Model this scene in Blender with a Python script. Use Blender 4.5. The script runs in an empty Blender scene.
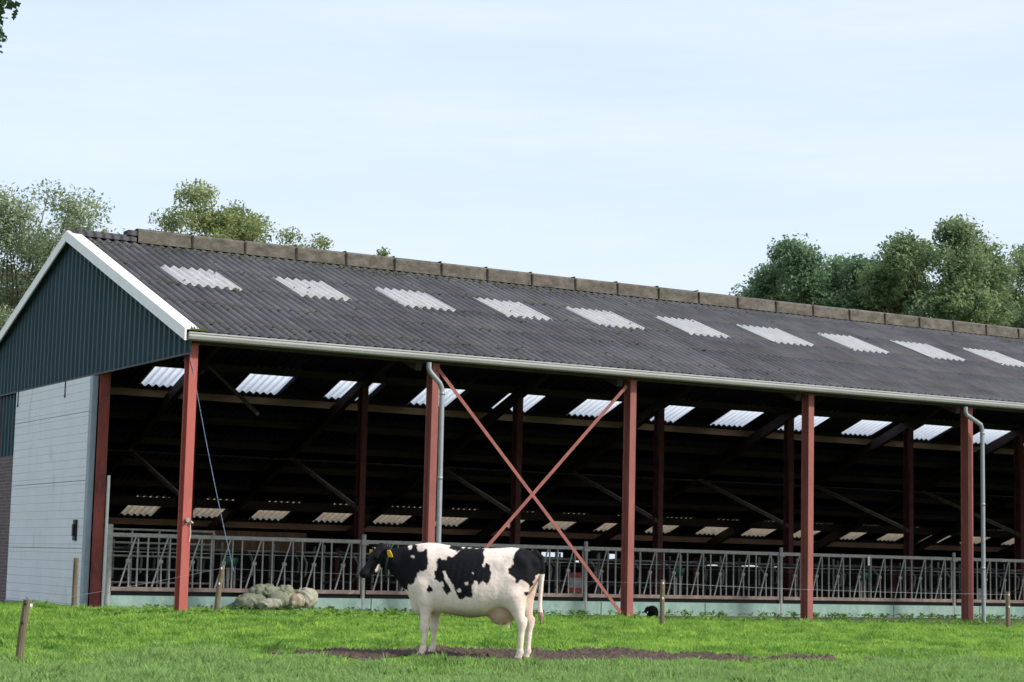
import bpy, bmesh, math, random
import numpy as np
from mathutils import Vector, Matrix
random.seed(5); rng = np.random.default_rng(5)
scene = bpy.context.scene
C = scene.collection
R_ = math.radians

# ------------------------------------------------------------------ camera
CAM = Vector((-11.14178, -29.33178, 0.0))
CR = Vector((0.86154634, -0.50712683, 0.02367041)); CU = Vector((-0.07864932, -0.08726322, 0.99307574)); CF = Vector((0.50154979, 0.85744243, 0.11506648))
FPX = 1916.69
cam = bpy.data.objects.new('camera', bpy.data.cameras.new('camera')); C.objects.link(cam); scene.camera = cam
m = Matrix((CR, CU, -CF)).transposed().to_4x4(); m.translation = CAM
cam.matrix_world = m
cam.data.sensor_width = 36; cam.data.lens = FPX/1024*36; cam.data.clip_end = 6000; cam.data.clip_start = .1

def ray(x, y): return CF + CR*((x-512)/FPX) - CU*((y-341)/FPX)
def hit(x, y, axis, c):
    d = ray(x, y); t = (c-CAM[axis])/d[axis]; return CAM + d*t
FH = Vector((math.sin(.5293), math.cos(.5293), 0)); RH = Vector((FH.y, -FH.x, 0))   # horizontal view axes

# ------------------------------------------------------------------ terrain profile
TP = [(-60, -1.75), (0, -1.72), (15, -1.60), (22, -1.36), (24.2, -1.21), (28, -1.04), (31, -.93), (34, -.98), (37, -1.01), (9999, -1.01)]
tx = np.array([a for a, b in TP], float); tz = np.array([b for a, b in TP], float)
def ground_np(x, y):
    t = (x-CAM.x)*FH.x+(y-CAM.y)*FH.y
    z = np.interp(t, tx, tz)*.5+np.interp(t-1, tx, tz)*.25+np.interp(t+1, tx, tz)*.25
    lump = .025*np.sin(x*1.7+.6*y)*np.sin(y*1.3-.5*x)+.015*np.sin(x*4.1+1)*np.sin(y*3.7)
    w = np.clip((38-t)/6, 0, 1)
    return z+lump*w
def ground(x, y): return float(ground_np(np.array([x]), np.array([y]))[0])
def ghit(px, py):
    d = ray(px, py); t = 15.
    for i in range(4000):
        p = CAM+d*t
        if p.z < ground(p.x, p.y): return p
        t += .01
    return p

# ------------------------------------------------------------------ mesh helpers
class MB:
    def __init__(s): s.v = []; s.f = []
    def add(s, vs, fs):
        o = len(s.v); s.v += [tuple(v) for v in vs]; s.f += [tuple(i+o for i in f) for f in fs]; return s
    def box(s, a, b):
        x0, y0, z0 = [min(p, q) for p, q in zip(a, b)]; x1, y1, z1 = [max(p, q) for p, q in zip(a, b)]
        return s.add([(x0,y0,z0),(x1,y0,z0),(x1,y1,z0),(x0,y1,z0),(x0,y0,z1),(x1,y0,z1),(x1,y1,z1),(x0,y1,z1)],
              [(0,3,2,1),(4,5,6,7),(0,1,5,4),(1,2,6,5),(2,3,7,6),(3,0,4,7)])
    def bar(s, a, b, w, h=None, up=(0,0,1)):
        a = Vector(a); b = Vector(b); h = h or w; d = (b-a).normalized(); up = Vector(up)
        if abs(d.dot(up)) > .98: up = Vector((0,1,0))
        r = d.cross(up).normalized(); u = r.cross(d)
        vs = []
        for p in (a, b):
            for i, j in ((-1,-1),(1,-1),(1,1),(-1,1)): vs.append(p+r*(i*w/2)+u*(j*h/2))
        return s.add(vs, [(0,1,2,3),(7,6,5,4),(0,4,5,1),(1,5,6,2),(2,6,7,3),(3,7,4,0)])
    def tube(s, pts, r, n=8, caps=True):
        pts = [Vector(p) for p in pts]; k = len(pts); rs = r if isinstance(r, (list, tuple)) else [r]*k
        vs = []; up = None
        for i, p in enumerate(pts):
            d = (pts[min(i+1, k-1)]-pts[max(i-1, 0)]).normalized()
            if up is None: up = Vector((0,0,1)) if abs(d.z) < .9 else Vector((1,0,0))
            a = d.cross(up).normalized(); b = a.cross(d); up = b
            for j in range(n):
                t = 2*math.pi*j/n; vs.append(p+a*(rs[i]*math.cos(t))+b*(rs[i]*math.sin(t)))
        fs = [(i*n+j, i*n+(j+1) % n, (i+1)*n+(j+1) % n, (i+1)*n+j) for i in range(k-1) for j in range(n)]
        if caps: fs += [tuple(range(n-1, -1, -1)), tuple((k-1)*n+j for j in range(n))]
        return s.add(vs, fs)
    def build(s, name, mat, parent=None, smooth=False, bevel=0):
        me = bpy.data.meshes.new(name); me.from_pydata(s.v, [], s.f); me.update()
        return link(name, me, mat, parent, smooth, bevel)
def link(name, me, mat, parent=None, smooth=False, bevel=0):
    o = bpy.data.objects.new(name, me); C.objects.link(o); me.materials.append(mat)
    if smooth: me.polygons.foreach_set('use_smooth', [True]*len(me.polygons))
    if parent is not None: o.parent = parent
    if bevel:
        b = o.modifiers.new('bevel', 'BEVEL'); b.width = bevel; b.segments = 2; b.limit_method = 'ANGLE'
    return o
def npmesh(name, v, f, mat, parent=None, smooth=False):
    """v (N,3), f (M,k)"""
    me = bpy.data.meshes.new(name); v = np.asarray(v, np.float32); f = np.asarray(f, np.int32); k = f.shape[1]
    me.vertices.add(len(v)); me.vertices.foreach_set('co', v.ravel())
    me.loops.add(f.size); me.loops.foreach_set('vertex_index', f.ravel())
    me.polygons.add(len(f)); me.polygons.foreach_set('loop_start', np.arange(0, f.size, k, dtype=np.int32))
    me.update(calc_edges=True); me.validate()
    return link(name, me, mat, parent, smooth)
def tag(o, label=None, cat=None, group=None, kind=None):
    if label: o['label'] = label
    if cat: o['category'] = cat
    if group: o['group'] = group
    if kind: o['kind'] = kind
    return o
def empty(name, loc=(0,0,0), rz=0):
    o = bpy.data.objects.new(name, None); C.objects.link(o); o.location = loc; o.rotation_euler = (0,0,rz); o.empty_display_size = .3
    return o
def copy_tree(o, parent=None, kids=None):
    c = o.copy(); C.objects.link(c)
    if parent is not None: c.parent = parent
    for ch in [q for q in ALL() if q.parent == o]: copy_tree(ch, c)
    return c
def ALL(): return list(C.objects)

# ------------------------------------------------------------------ materials
def mat(name, col, rough=.8, var=.25, scale=6, bump=0, bscale=40, metal=0, col2=None, mixs=None, stretch=None, translucent=0, spec=.3, obj=False, sheen=0):
    M = bpy.data.materials.new(name); M.use_nodes = True; nt = M.node_tree; N = nt.nodes; L = nt.links
    b = N['Principled BSDF']; b.inputs['Roughness'].default_value = rough; b.inputs['Metallic'].default_value = metal
    b.inputs['Specular IOR Level'].default_value = spec
    tc = N.new('ShaderNodeTexCoord'); geo = N.new('ShaderNodeNewGeometry')
    src = tc.outputs['Object'] if obj else geo.outputs['Position']
    if stretch:
        mp = N.new('ShaderNodeMapping'); mp.inputs['Scale'].default_value = stretch; L.new(src, mp.inputs[0]); src = mp.outputs[0]
    n = N.new('ShaderNodeTexNoise'); n.inputs['Scale'].default_value = scale; n.inputs['Detail'].default_value = 6; n.inputs['Roughness'].default_value = .65
    L.new(src, n.inputs['Vector'])
    r = N.new('ShaderNodeValToRGB'); L.new(n.outputs['Fac'], r.inputs[0])
    c1 = tuple(max(0, c*(1-var)) for c in col)+(1,); c2 = tuple(min(1, c*(1+var)) for c in (col2 or col))+(1,)
    r.color_ramp.elements[0].color = c1; r.color_ramp.elements[1].color = c2
    r.color_ramp.elements[0].position = (mixs or (.3,.7))[0]; r.color_ramp.elements[1].position = (mixs or (.3,.7))[1]
    L.new(r.outputs[0], b.inputs['Base Color'])
    if bump:
        n2 = N.new('ShaderNodeTexNoise'); n2.inputs['Scale'].default_value = bscale; n2.inputs['Detail'].default_value = 4; L.new(src, n2.inputs['Vector'])
        bp = N.new('ShaderNodeBump'); bp.inputs['Strength'].default_value = bump; bp.inputs['Distance'].default_value = .02
        L.new(n2.outputs['Fac'], bp.inputs['Height']); L.new(bp.outputs[0], b.inputs['Normal'])
    if translucent:
        t = N.new('ShaderNodeBsdfTranslucent'); L.new(r.outputs[0], t.inputs[0]); mx = N.new('ShaderNodeMixShader'); mx.inputs[0].default_value = translucent
        L.new(b.outputs[0], mx.inputs[1]); L.new(t.outputs[0], mx.inputs[2]); L.new(mx.outputs[0], N['Material Output'].inputs[0])
    M['ramp'] = r.name
    return M
def overlay(M, col, scale, lo, hi, stretch=None, detail=8):
    """a second patchy colour (lichen, rust, grime) over the base colour of M"""
    nt = M.node_tree; N = nt.nodes; L = nt.links; b = N['Principled BSDF']; old = b.inputs['Base Color'].links[0].from_socket
    geo = N.new('ShaderNodeNewGeometry'); src = geo.outputs['Position']
    if stretch:
        mp = N.new('ShaderNodeMapping'); mp.inputs['Scale'].default_value = stretch; L.new(src, mp.inputs[0]); src = mp.outputs[0]
    n = N.new('ShaderNodeTexNoise'); n.inputs['Scale'].default_value = scale; n.inputs['Detail'].default_value = detail; n.inputs['Roughness'].default_value = .7; L.new(src, n.inputs['Vector'])
    r = N.new('ShaderNodeValToRGB'); r.color_ramp.elements[0].position = lo; r.color_ramp.elements[1].position = hi
    L.new(n.outputs['Fac'], r.inputs[0])
    mx = N.new('ShaderNodeMix'); mx.data_type = 'RGBA'; L.new(r.outputs[0], mx.inputs[0]); L.new(old, mx.inputs[6]); mx.inputs[7].default_value = col+(1,)
    L.new(mx.outputs[2], b.inputs['Base Color'])
    return M

def linwave(M, axis_vec, period, col, width, fac=.6):
    """thin repeating lines"""
    nt = M.node_tree; N = nt.nodes; L = nt.links; b = N['Principled BSDF']; old = b.inputs['Base Color'].links[0].from_socket
    geo = N.new('ShaderNodeNewGeometry'); d = N.new('ShaderNodeVectorMath'); d.operation = 'DOT_PRODUCT'; d.inputs[1].default_value = axis_vec
    L.new(geo.outputs['Position'], d.inputs[0])
    mod = N.new('ShaderNodeMath'); mod.operation = 'PINGPONG'; mod.inputs[1].default_value = period/2; L.new(d.outputs['Value'], mod.inputs[0])
    lt = N.new('ShaderNodeMath'); lt.operation = 'LESS_THAN'; lt.inputs[1].default_value = width/2; L.new(mod.outputs[0], lt.inputs[0])
    ml = N.new('ShaderNodeMath'); ml.operation = 'MULTIPLY'; ml.inputs[1].default_value = fac; L.new(lt.outputs[0], ml.inputs[0])
    mx = N.new('ShaderNodeMix'); mx.data_type = 'RGBA'; L.new(ml.outputs[0], mx.inputs[0]); L.new(old, mx.inputs[6]); mx.inputs[7].default_value = col+(1,)
    L.new(mx.outputs[2], b.inputs['Base Color'])
    return M

def sheets(M, wx, amount=.25):
    """each roof sheet has a tone of its own: white noise by sheet cell"""
    nt = M.node_tree; N = nt.nodes; L = nt.links; b = N['Principled BSDF']; old = b.inputs['Base Color'].links[0].from_socket
    geo = N.new('ShaderNodeNewGeometry'); d = N.new('ShaderNodeVectorMath'); d.operation = 'DIVIDE'; d.inputs[1].default_value = (wx, 1.32, 100)
    L.new(geo.outputs['Position'], d.inputs[0]); fl = N.new('ShaderNodeVectorMath'); fl.operation = 'FLOOR'; L.new(d.outputs[0], fl.inputs[0])
    wn = N.new('ShaderNodeTexWhiteNoise'); L.new(fl.outputs[0], wn.inputs['Vector'])
    mr = N.new('ShaderNodeMapRange'); mr.inputs[3].default_value = 1-amount; mr.inputs[4].default_value = 1+amount; L.new(wn.outputs['Value'], mr.inputs[0])
    vm = N.new('ShaderNodeVectorMath'); vm.operation = 'SCALE'; L.new(old, vm.inputs[0]); L.new(mr.outputs[0], vm.inputs['Scale']); L.new(vm.outputs[0], b.inputs['Base Color'])
    return M

m_roofd = mat('roof_underside', (.07,.072,.09), .85, .3, 3)
m_roof = overlay(overlay(sheets(mat('roof_fibre_cement', (.080,.077,.085), .75, .3, 3, .25, 60, stretch=(1,.35,.35)), 1.12, .2), (.16,.15,.15), 9, .6, .78), (.045,.055,.02), 14, .68, .8)
def valleys(M, fac):
    nt = M.node_tree; N = nt.nodes; L = nt.links; b = N['Principled BSDF']; old = b.inputs['Base Color'].links[0].from_socket
    geo = N.new('ShaderNodeNewGeometry'); sp = N.new('ShaderNodeSeparateXYZ'); L.new(geo.outputs['Position'], sp.inputs[0])
    m1 = N.new('ShaderNodeMath'); m1.operation = 'MULTIPLY'; m1.inputs[1].default_value = 2*math.pi/.177; L.new(sp.outputs[0], m1.inputs[0])
    c = N.new('ShaderNodeMath'); c.operation = 'COSINE'; L.new(m1.outputs[0], c.inputs[0])
    mr = N.new('ShaderNodeMapRange'); mr.inputs[1].default_value = -.9; mr.inputs[2].default_value = .3; mr.inputs[3].default_value = fac; mr.inputs[4].default_value = 1; L.new(c.outputs[0], mr.inputs[0])
    vm = N.new('ShaderNodeVectorMath'); vm.operation = 'SCALE'; L.new(old, vm.inputs[0]); L.new(mr.outputs[0], vm.inputs['Scale']); L.new(vm.outputs[0], b.inputs['Base Color']); return M
m_moss = mat('moss', (.06,.075,.02), .95, .4, 30, .6, 80)
m_sky_top = mat('skylight_sheet_weathered', (.66,.65,.66), .45, .12, 8, .1, 30, stretch=(1,.3,.3), translucent=.45)
m_sky_u = mat('skylight_sheet_clear', (.92,.93,.95), .45, .03, 5, translucent=.92)
m_sky_l = mat('skylight_sheet_yellowed', (.76,.68,.57), .5, .12, 5, translucent=.7)
m_joint = mat('lichen_dark_joint', (.035,.032,.026), .95, .4, 20)
m_cap = overlay(overlay(mat('ridge_cap_cement', (.135,.118,.10), .9, .3, 5, .4, 50), (.07,.065,.045), 4, .42, .62, (1,1,1.6)), (.26,.23,.15), 30, .58, .74)
m_white = overlay(mat('white_paint', (.82,.80,.77), .5, .06, 4, .05), (.45,.43,.36), 6, .6, .85, (1,1,.5))
m_green = mat('green_cladding', (.033,.066,.080), .6, .15, 2, stretch=(1,1,.3), spec=.2)
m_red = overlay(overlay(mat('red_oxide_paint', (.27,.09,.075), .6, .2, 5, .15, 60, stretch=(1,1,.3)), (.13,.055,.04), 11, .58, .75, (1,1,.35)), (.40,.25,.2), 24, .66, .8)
m_redb = overlay(mat('fresh_red_paint', (.40,.10,.08), .6, .15, 5, .15, 60, stretch=(1,1,.3)), (.22,.07,.05), 9, .55, .75, (1,1,.25))
m_strut = mat('grey_strut', (.30,.24,.20), .8, .2)
m_redg = overlay(mat('worn_red_paint', (.25,.06,.05), .7, .25, 4, .15, 60, stretch=(1,1,.3)), (.10,.03,.03), 5, .5, .7, (1,1,.3))
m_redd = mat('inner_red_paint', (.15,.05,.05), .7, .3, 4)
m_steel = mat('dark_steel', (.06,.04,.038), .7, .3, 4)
m_galv = mat('galvanised_steel', (.30,.29,.285), .5, .25, 12, metal=.2)
m_galvd = mat('old_galvanised_steel', (.30,.29,.28), .6, .35, 7, metal=.3)
m_pipe = mat('grey_zinc_pipe', (.30,.32,.34), .45, .12, 6, metal=.3)
m_gut = overlay(mat('gutter_zinc', (.36,.36,.35), .45, .10, 3, stretch=(.4,1,1)), (.24,.24,.21), 3, .6, .85)
m_wood_lit = mat('purlin_timber_lit', (.33,.21,.14), .8, .25, 5, .2, 40, stretch=(.2,1,1))  # same timber, paler: skylight glow painted into the colour
m_wood_shade = mat('purlin_timber_shade', (.05,.04,.032), .85, .3, 5, stretch=(.2,1,1))  # same timber, darkened in colour for the shade under the roof
m_rust = overlay(mat('rusty_sill', (.20,.15,.13), .8, .3, 5), (.32,.27,.24), 6, .5, .7)
m_plinth = overlay(overlay(mat('green_washed_concrete', (.25,.36,.32), .85, .15, 4, .2, 30), (.17,.27,.24), 4, .46, .68, (1,1,.35)), (.55,.62,.58), 3, .58, .8)
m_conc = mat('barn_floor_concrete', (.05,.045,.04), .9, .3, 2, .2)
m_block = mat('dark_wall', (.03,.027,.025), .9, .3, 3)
m_door = overlay(linwave(mat('grey_white_panel', (.68,.69,.70), .5, .05, 2), (0,0,1), .155, (.30,.33,.36), .014, .55), (.36,.38,.38), 3, .58, .85, (1,1,.3))
m_doorf = mat('grey_metal_frame', (.26,.31,.36), .5, .1, 5)
m_black = mat('black_plastic', (.012,.012,.014), .5, .1)
m_bark = mat('bark', (.09,.07,.05), .95, .4, 8, .6, 30, stretch=(1,1,.3))
m_post = overlay(mat('weathered_post', (.17,.13,.085), .9, .3, 14, .6, 50, stretch=(1,1,.15)), (.09,.11,.04), 9, .55, .72)
m_wire = mat('fence_wire', (.33,.34,.34), .5, .1, metal=.3)
m_rope = mat('blue_white_rope', (.20,.30,.46), .7, .5, 25)
m_dgreen = mat('green_enamel', (.015,.085,.06), .5, .2)
m_mud = overlay(overlay(mat('mud', (.080,.054,.040), .9, .5, 14, 1, 40), (.17,.125,.095), 28, .52, .66), (.30,.23,.14), 60, .66, .72)
m_sack = overlay(mat('sack_net', (.22,.235,.17), .85, .15, 18, .5, 60, obj=False), (.14,.15,.09), 16, .55, .72)
m_sackw = overlay(mat('sack_cream', (.38,.37,.29), .85, .12, 18, .4, 60), (.28,.25,.15), 9, .58, .75)
m_sackb = overlay(mat('sack_tan', (.32,.25,.17), .85, .2, 18, .4, 60), (.42,.42,.33), 8, .5, .6)
m_insul = mat('white_plastic', (.75,.75,.72), .4, .05)
m_redp = mat('red_plastic', (.30,.05,.04), .6, .2)

def brick_mat():
    M = mat('dark_brick', (.1,.08,.085), .9, .2); nt = M.node_tree; N = nt.nodes; L = nt.links
    geo = N.new('ShaderNodeNewGeometry'); sep = N.new('ShaderNodeSeparateXYZ'); L.new(geo.outputs['Position'], sep.inputs[0])
    com = N.new('ShaderNodeCombineXYZ'); L.new(sep.outputs['Y'], com.inputs[0]); L.new(sep.outputs['Z'], com.inputs[1])
    b = N.new('ShaderNodeTexBrick'); L.new(com.outputs[0], b.inputs['Vector']); b.inputs['Scale'].default_value = 1
    b.inputs['Brick Width'].default_value = .22; b.inputs['Row Height'].default_value = .07; b.inputs['Mortar Size'].default_value = .006
    b.inputs['Color1'].default_value = (.10,.075,.075,1); b.inputs['Color2'].default_value = (.15,.10,.10,1); b.inputs['Mortar'].default_value = (.2,.2,.2,1)
    L.new(b.outputs['Color'], N['Principled BSDF'].inputs['Base Color']); return M
m_brick = brick_mat()

def leaf_mat(name, c1, c2, tr=.35):
    M = mat(name, c1, .55, .25, 1.2, col2=c2, mixs=(.38,.62), translucent=tr, spec=.35); return M
m_leafl = leaf_mat('leaves_olive', (.20,.27,.15), (.34,.38,.23), .55)
m_leafm = leaf_mat('leaves_mid', (.22,.29,.11), (.34,.38,.16), .55)
m_leafr = leaf_mat('leaves_dark', (.12,.22,.12), (.21,.30,.16), .5)
m_leafr2 = leaf_mat('leaves_green', (.15,.24,.11), (.26,.33,.16), .5)
m_leafo = leaf_mat('leaves_oak', (.03,.075,.03), (.05,.11,.04), .3)

def grass_mat():
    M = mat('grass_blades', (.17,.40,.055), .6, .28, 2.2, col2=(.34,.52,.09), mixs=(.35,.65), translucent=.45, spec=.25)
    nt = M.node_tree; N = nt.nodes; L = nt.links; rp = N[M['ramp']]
    # bluer green painted on the blades nearest the camera stands in for tree shade
    at = N.new('ShaderNodeAttribute'); at.attribute_name = 'shade_tuft_mix'
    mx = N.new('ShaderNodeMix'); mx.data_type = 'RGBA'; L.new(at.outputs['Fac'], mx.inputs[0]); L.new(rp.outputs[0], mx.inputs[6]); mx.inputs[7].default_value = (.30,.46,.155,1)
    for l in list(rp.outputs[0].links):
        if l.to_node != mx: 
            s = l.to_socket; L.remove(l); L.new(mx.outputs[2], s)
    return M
m_grass = grass_mat()
m_weed = mat('weed_leaves', (.16,.30,.06), .6, .3, 3, translucent=.3)
m_flower = mat('clover_flowers', (.6,.62,.5), .7, .1)
m_soil = overlay(mat('turf_soil', (.10,.13,.06), .95, .35, 3, .6, 30), (.05,.045,.02), 5, .6, .75)

# ------------------------------------------------------------------ ground
def axis(near, far, step, grow):
    a = [0.]; s = step
    while a[-1] < near: a.append(a[-1]+step)
    while a[-1] < far: s *= grow; a.append(a[-1]+s)
    return a
ax = axis(26, 3000, .5, 1.35); xs = sorted(set([-q for q in ax]+ax)); 
ax2 = axis(45, 3000, .5, 1.35); ys = sorted(set([-q for q in axis(14, 1200, .5, 1.35)]+ax2))
X0 = CAM+FH*22; gx = np.array(xs); gy = np.array(ys)
GX, GY = np.meshgrid(gx, gy, indexing='ij')
WX = X0.x+RH.x*GX+FH.x*GY; WY = X0.y+RH.y*GX+FH.y*GY
gv = np.stack([WX, WY, ground_np(WX, WY)], -1).reshape(-1, 3)
ni, nj = GX.shape; I, J = np.meshgrid(np.arange(ni-1), np.arange(nj-1), indexing='ij'); a = (I*nj+J).ravel()
gf = np.stack([a, a+nj, a+nj+1, a+1], -1)
g = npmesh('ground', gv, gf, m_soil, smooth=True); tag(g, kind='structure')

# ------------------------------------------------------------------ mud patch
MC = CAM+FH*24.3+RH*(-.2)
def mudf(x, y):
    """>0 inside the trampled strip; in view-aligned ground axes"""
    t = (x-CAM.x)*FH.x+(y-CAM.y)*FH.y; s = (x-CAM.x)*RH.x+(y-CAM.y)*RH.y
    c = 24.75+.14*(s+.4); hw = np.interp(s, [-3.1,-2.3,-.8,.4,1.2,2.2,3.6,5.7], [0,.48,.80,.90,.78,.58,.26,.0])
    nz = .13*np.sin(s*5+2*t)+.11*np.sin(s*11.3-t*6)+.07*np.sin(s*23+t*11)+.05*np.sin(s*47-t*19)
    return hw+nz*np.minimum(1, hw*4)-np.abs(t-c)-.02
n1, n2 = 420, 110
S, T = np.meshgrid(np.linspace(-3.5, 5.8, n1), np.linspace(23.2, 27.0, n2), indexing='ij')
MX = CAM.x+RH.x*S+FH.x*T; MY = CAM.y+RH.y*S+FH.y*T; mf = mudf(MX, MY)
cl = .018*np.sin(S*37+4*np.sin(T*9))*np.sin(T*41+3*np.sin(S*13))+.013*np.sin(S*83+T*20)*np.sin(T*71-S*30)+.010*rng.standard_normal(S.shape)
MZ = ground_np(MX, MY)+.006+np.clip(mf*6, 0, 1)*(.022+np.abs(cl)*1.3)
keep = mf > 0
vid = np.arange(n1*n2).reshape(n1, n2); k = keep[:-1,:-1] & keep[1:,:-1] & keep[:-1,1:] & keep[1:,1:]
a = vid[:-1,:-1][k]; fm = np.stack([a, a+n2, a+n2+1, a+1], -1); vm_ = np.stack([MX, MY, MZ], -1).reshape(-1, 3)
used = np.unique(fm); rem = -np.ones(n1*n2, int); rem[used] = np.arange(len(used))
tag(npmesh('mud', vm_[used], rem[fm], m_mud), kind='structure')

# ------------------------------------------------------------------ grass
def blades(n, tmin, tmax, hmul, pads=1.0):
    t = tmin+(tmax-tmin)*rng.random(n)**.9; s = (rng.random(n)*2-1)*(.275*t+pads)
    x = CAM.x+RH.x*s+FH.x*t; y = CAM.y+RH.y*s+FH.y*t
    # clumping
    nz = np.sin(x*2.3+1.5*np.sin(y*1.9))*np.sin(y*2.9+1.2*np.sin(x*2.2)); nz2 = np.sin(x*9+2*np.sin(y*7))*np.sin(y*8.3+x)
    ok = (mudf(x, y) < .02+.22*rng.random(n)**3) & ~((y > 3.55) & (x > -.3)) & ~((x > -.12) & (y > 3.0))
    ok &= ~((y > 4.2) & (x > -.25)); ok &= ~((y > -.6) & (x > .1) & (rng.random(n) > .55)) 
    x, y, t, nz, nz2, s = [q[ok] for q in (x, y, t, nz, nz2, s)]; n = len(x)
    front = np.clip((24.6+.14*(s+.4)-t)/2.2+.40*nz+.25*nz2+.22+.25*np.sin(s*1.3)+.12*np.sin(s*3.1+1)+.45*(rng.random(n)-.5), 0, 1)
    h = hmul*(.045+.035*rng.random(n)+.025*np.clip(nz, -.5, 1)+.012*nz2)*(1+.35*front)
    near_m = np.clip(1+mudf(x, y)*1.5, .0, 1); h *= np.where(near_m > .7, .6, 1)
    cx_, cy_ = np.floor(x/.45), np.floor(y/.45); hh = np.abs(np.sin(cx_*127.1+cy_*311.7)*43758.5453) % 1; h2 = np.abs(np.sin(cx_*269.5+cy_*183.3)*43758.5453) % 1; h3 = np.abs(np.sin(cx_*41.3+cy_*77.7)*24634.6345) % 1
    dd = np.hypot(x-(cx_+.25+.5*hh)*.45, y-(cy_+.25+.5*h2)*.45); tuft = (h3 < .38)*np.clip(1-dd/(.07+.09*hh), 0, 1); h = h*(1+1.1*tuft)
    h = np.maximum(h, .02)
    z = ground_np(x, y)-.008
    a = rng.random(n)*2*np.pi; w = .0045+.005*rng.random(n); lean = .25+.6*rng.random(n); la = rng.random(n)*2*np.pi
    dx, dy = np.cos(a)*w, np.sin(a)*w; lx, ly = np.cos(la)*lean*h, np.sin(la)*lean*h
    V = np.stack([np.stack([x-dx, y-dy, z], -1), np.stack([x+dx, y+dy, z], -1),
                  np.stack([x+dx*.8+lx*.35, y+dy*.8+ly*.35, z+h*.6], -1), np.stack([x+lx, y+ly, z+h], -1), np.stack([x-dx*.8+lx*.35, y-dy*.8+ly*.35, z+h*.6], -1)], 1).reshape(-1, 3)
    b = np.arange(n)*5
    F = np.stack([b, b+1, b+2, b+3, b+4], -1)
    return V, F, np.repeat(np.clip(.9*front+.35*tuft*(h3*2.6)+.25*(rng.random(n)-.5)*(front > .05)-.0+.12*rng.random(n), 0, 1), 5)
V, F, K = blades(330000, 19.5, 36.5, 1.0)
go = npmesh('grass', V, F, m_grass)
at = go.data.attributes.new('shade_tuft_mix', 'FLOAT', 'POINT'); at.data.foreach_set('value', K.astype(np.float32))  # share of the painted shade green per blade, tufts included
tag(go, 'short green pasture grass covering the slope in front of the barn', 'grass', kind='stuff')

def weeds(name, n, area, size, mat_, label, flat=.5, cat='weeds', up=.05):
    V = []; F = []
    for i in range(n):
        x, y = area(); 
        if mudf(np.array([x]), np.array([y]))[0] > -.05: continue
        z = ground(x, y); k = random.randint(4, 8)
        for j in range(k):
            a = random.random()*6.28; s = size*(.6+.8*random.random()); el = random.uniform(.1, .9)
            d = Vector((math.cos(a)*math.cos(el), math.sin(a)*math.cos(el), math.sin(el))); sd = Vector((-math.sin(a), math.cos(a), 0))*s*.28
            p = Vector((x+random.gauss(0,.03), y+random.gauss(0,.03), z+up*random.random())); q = p+d*s; mid = p+d*s*.5+Vector((0,0,s*.12))
            o = len(V); V += [p, mid+sd, q-Vector((0,0,s*.1)), mid-sd]; F += [(o,o+1,o+2,o+3)]
    ob = npmesh(name, np.array([tuple(v) for v in V]), np.array(F), mat_); tag(ob, label, cat, kind='stuff'); return ob
def strip():
    x = random.uniform(-1.5, 26); r = random.random(); y = random.gauss(-.2 if x < .5 else -.9, .55); y = min(y, 3.3 if x > .4 else 3)
    return x, y
def strip2(): return random.uniform(.2, 26), random.uniform(2.2, 3.4)
weeds('broad_leaf_weeds', 900, strip, .075, m_weed, 'low broad leaved weeds growing among the grass along the barn front', up=.06)
weeds('plinth_weeds', 420, strip2, .085, m_weed, 'taller leafy weeds growing against the foot of the pale green plinth', up=.08)
def fl(): 
    t = random.uniform(25.5, 31); s = random.gauss(-3.5, 3); p = CAM+FH*t+RH*s; return p.x, p.y
weeds('clover_heads', 90, fl, .016, m_flower, 'small pale clover heads scattered in the grass before the barn', cat='flowers', up=.09)

# ------------------------------------------------------------------ THE BARN
BL = 46.2; PB = 4.2; FY0 = -.25; FZ0 = 3.57; RY = 6.35; RZ = 6.06; SF = (RZ-FZ0)/(RY-FY0); SR = .3661; RYE = 21.6
def zf(y): return FZ0+(y-FY0)*SF
def zr(y): return RZ-(y-RY)*SR
def zroof(y): return zf(y) if y < RY else zr(y)
barn = empty('barn', (0,0,-.97)); tag(barn, 'long open fronted cattle barn with corrugated grey roof, red posts and dark green gable', 'barn')
_objs = []
def P(mb, name, mt, parent=barn, **k):
    o = mb.build(name, mt, parent, **k)
    if parent is barn: o.location = (0,0,.97)
    return o
# corrugated sheets
valleys(m_roof, .36)   # darkens the sheet colour in the valleys
WV = .177; AMP = .028
def sheet(x0, x1, y0, y1, slope, lift=0., nper=8, th=.012):
    """one corrugated sheet, lower edge lifted over the sheet below; with thickness at both edges"""
    n = max(2, int(round((x1-x0)/WV*nper))); x = np.linspace(x0, x1, n+1); w = AMP*np.cos(x/WV*2*np.pi)
    lo, hi = (y0, y1)
    zz = (lambda y: zf(y)) if slope == 'f' else (lambda y: zr(y))
    eave, top = (y0, y1) if slope == 'f' else (y1, y0)
    dy = (-.10 if y0 > 0 else .0) if slope == 'f' else .10
    jit = rng.random()*.003
    A = np.stack([x, np.full_like(x, eave+dy), w+zz(eave+dy)+.019+lift+jit], -1)
    B = np.stack([x, np.full_like(x, top+(.02 if slope == 'f' else -.02)), w+zz(top+(.02 if slope == 'f' else -.02))+.004+lift], -1)
    A2 = A-[0,0,th]; B2 = B-[0,0,th]; n1 = len(x)
    v = np.concatenate([A, B, A2, B2]); i = np.arange(n1-1)
    f = np.concatenate([np.stack([i, i+1, i+1+n1, i+n1], -1), np.stack([i+2*n1, i+3*n1, i+1+3*n1, i+1+2*n1], -1), np.stack([i, i+2*n1, i+1+2*n1, i+1], -1)])
    return v, f
def join(lst):
    vs = []; fs = []; o = 0
    for v, f in lst: vs.append(v); fs.append(f+o); o += len(v)
    return np.concatenate(vs), np.concatenate(fs)
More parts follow.
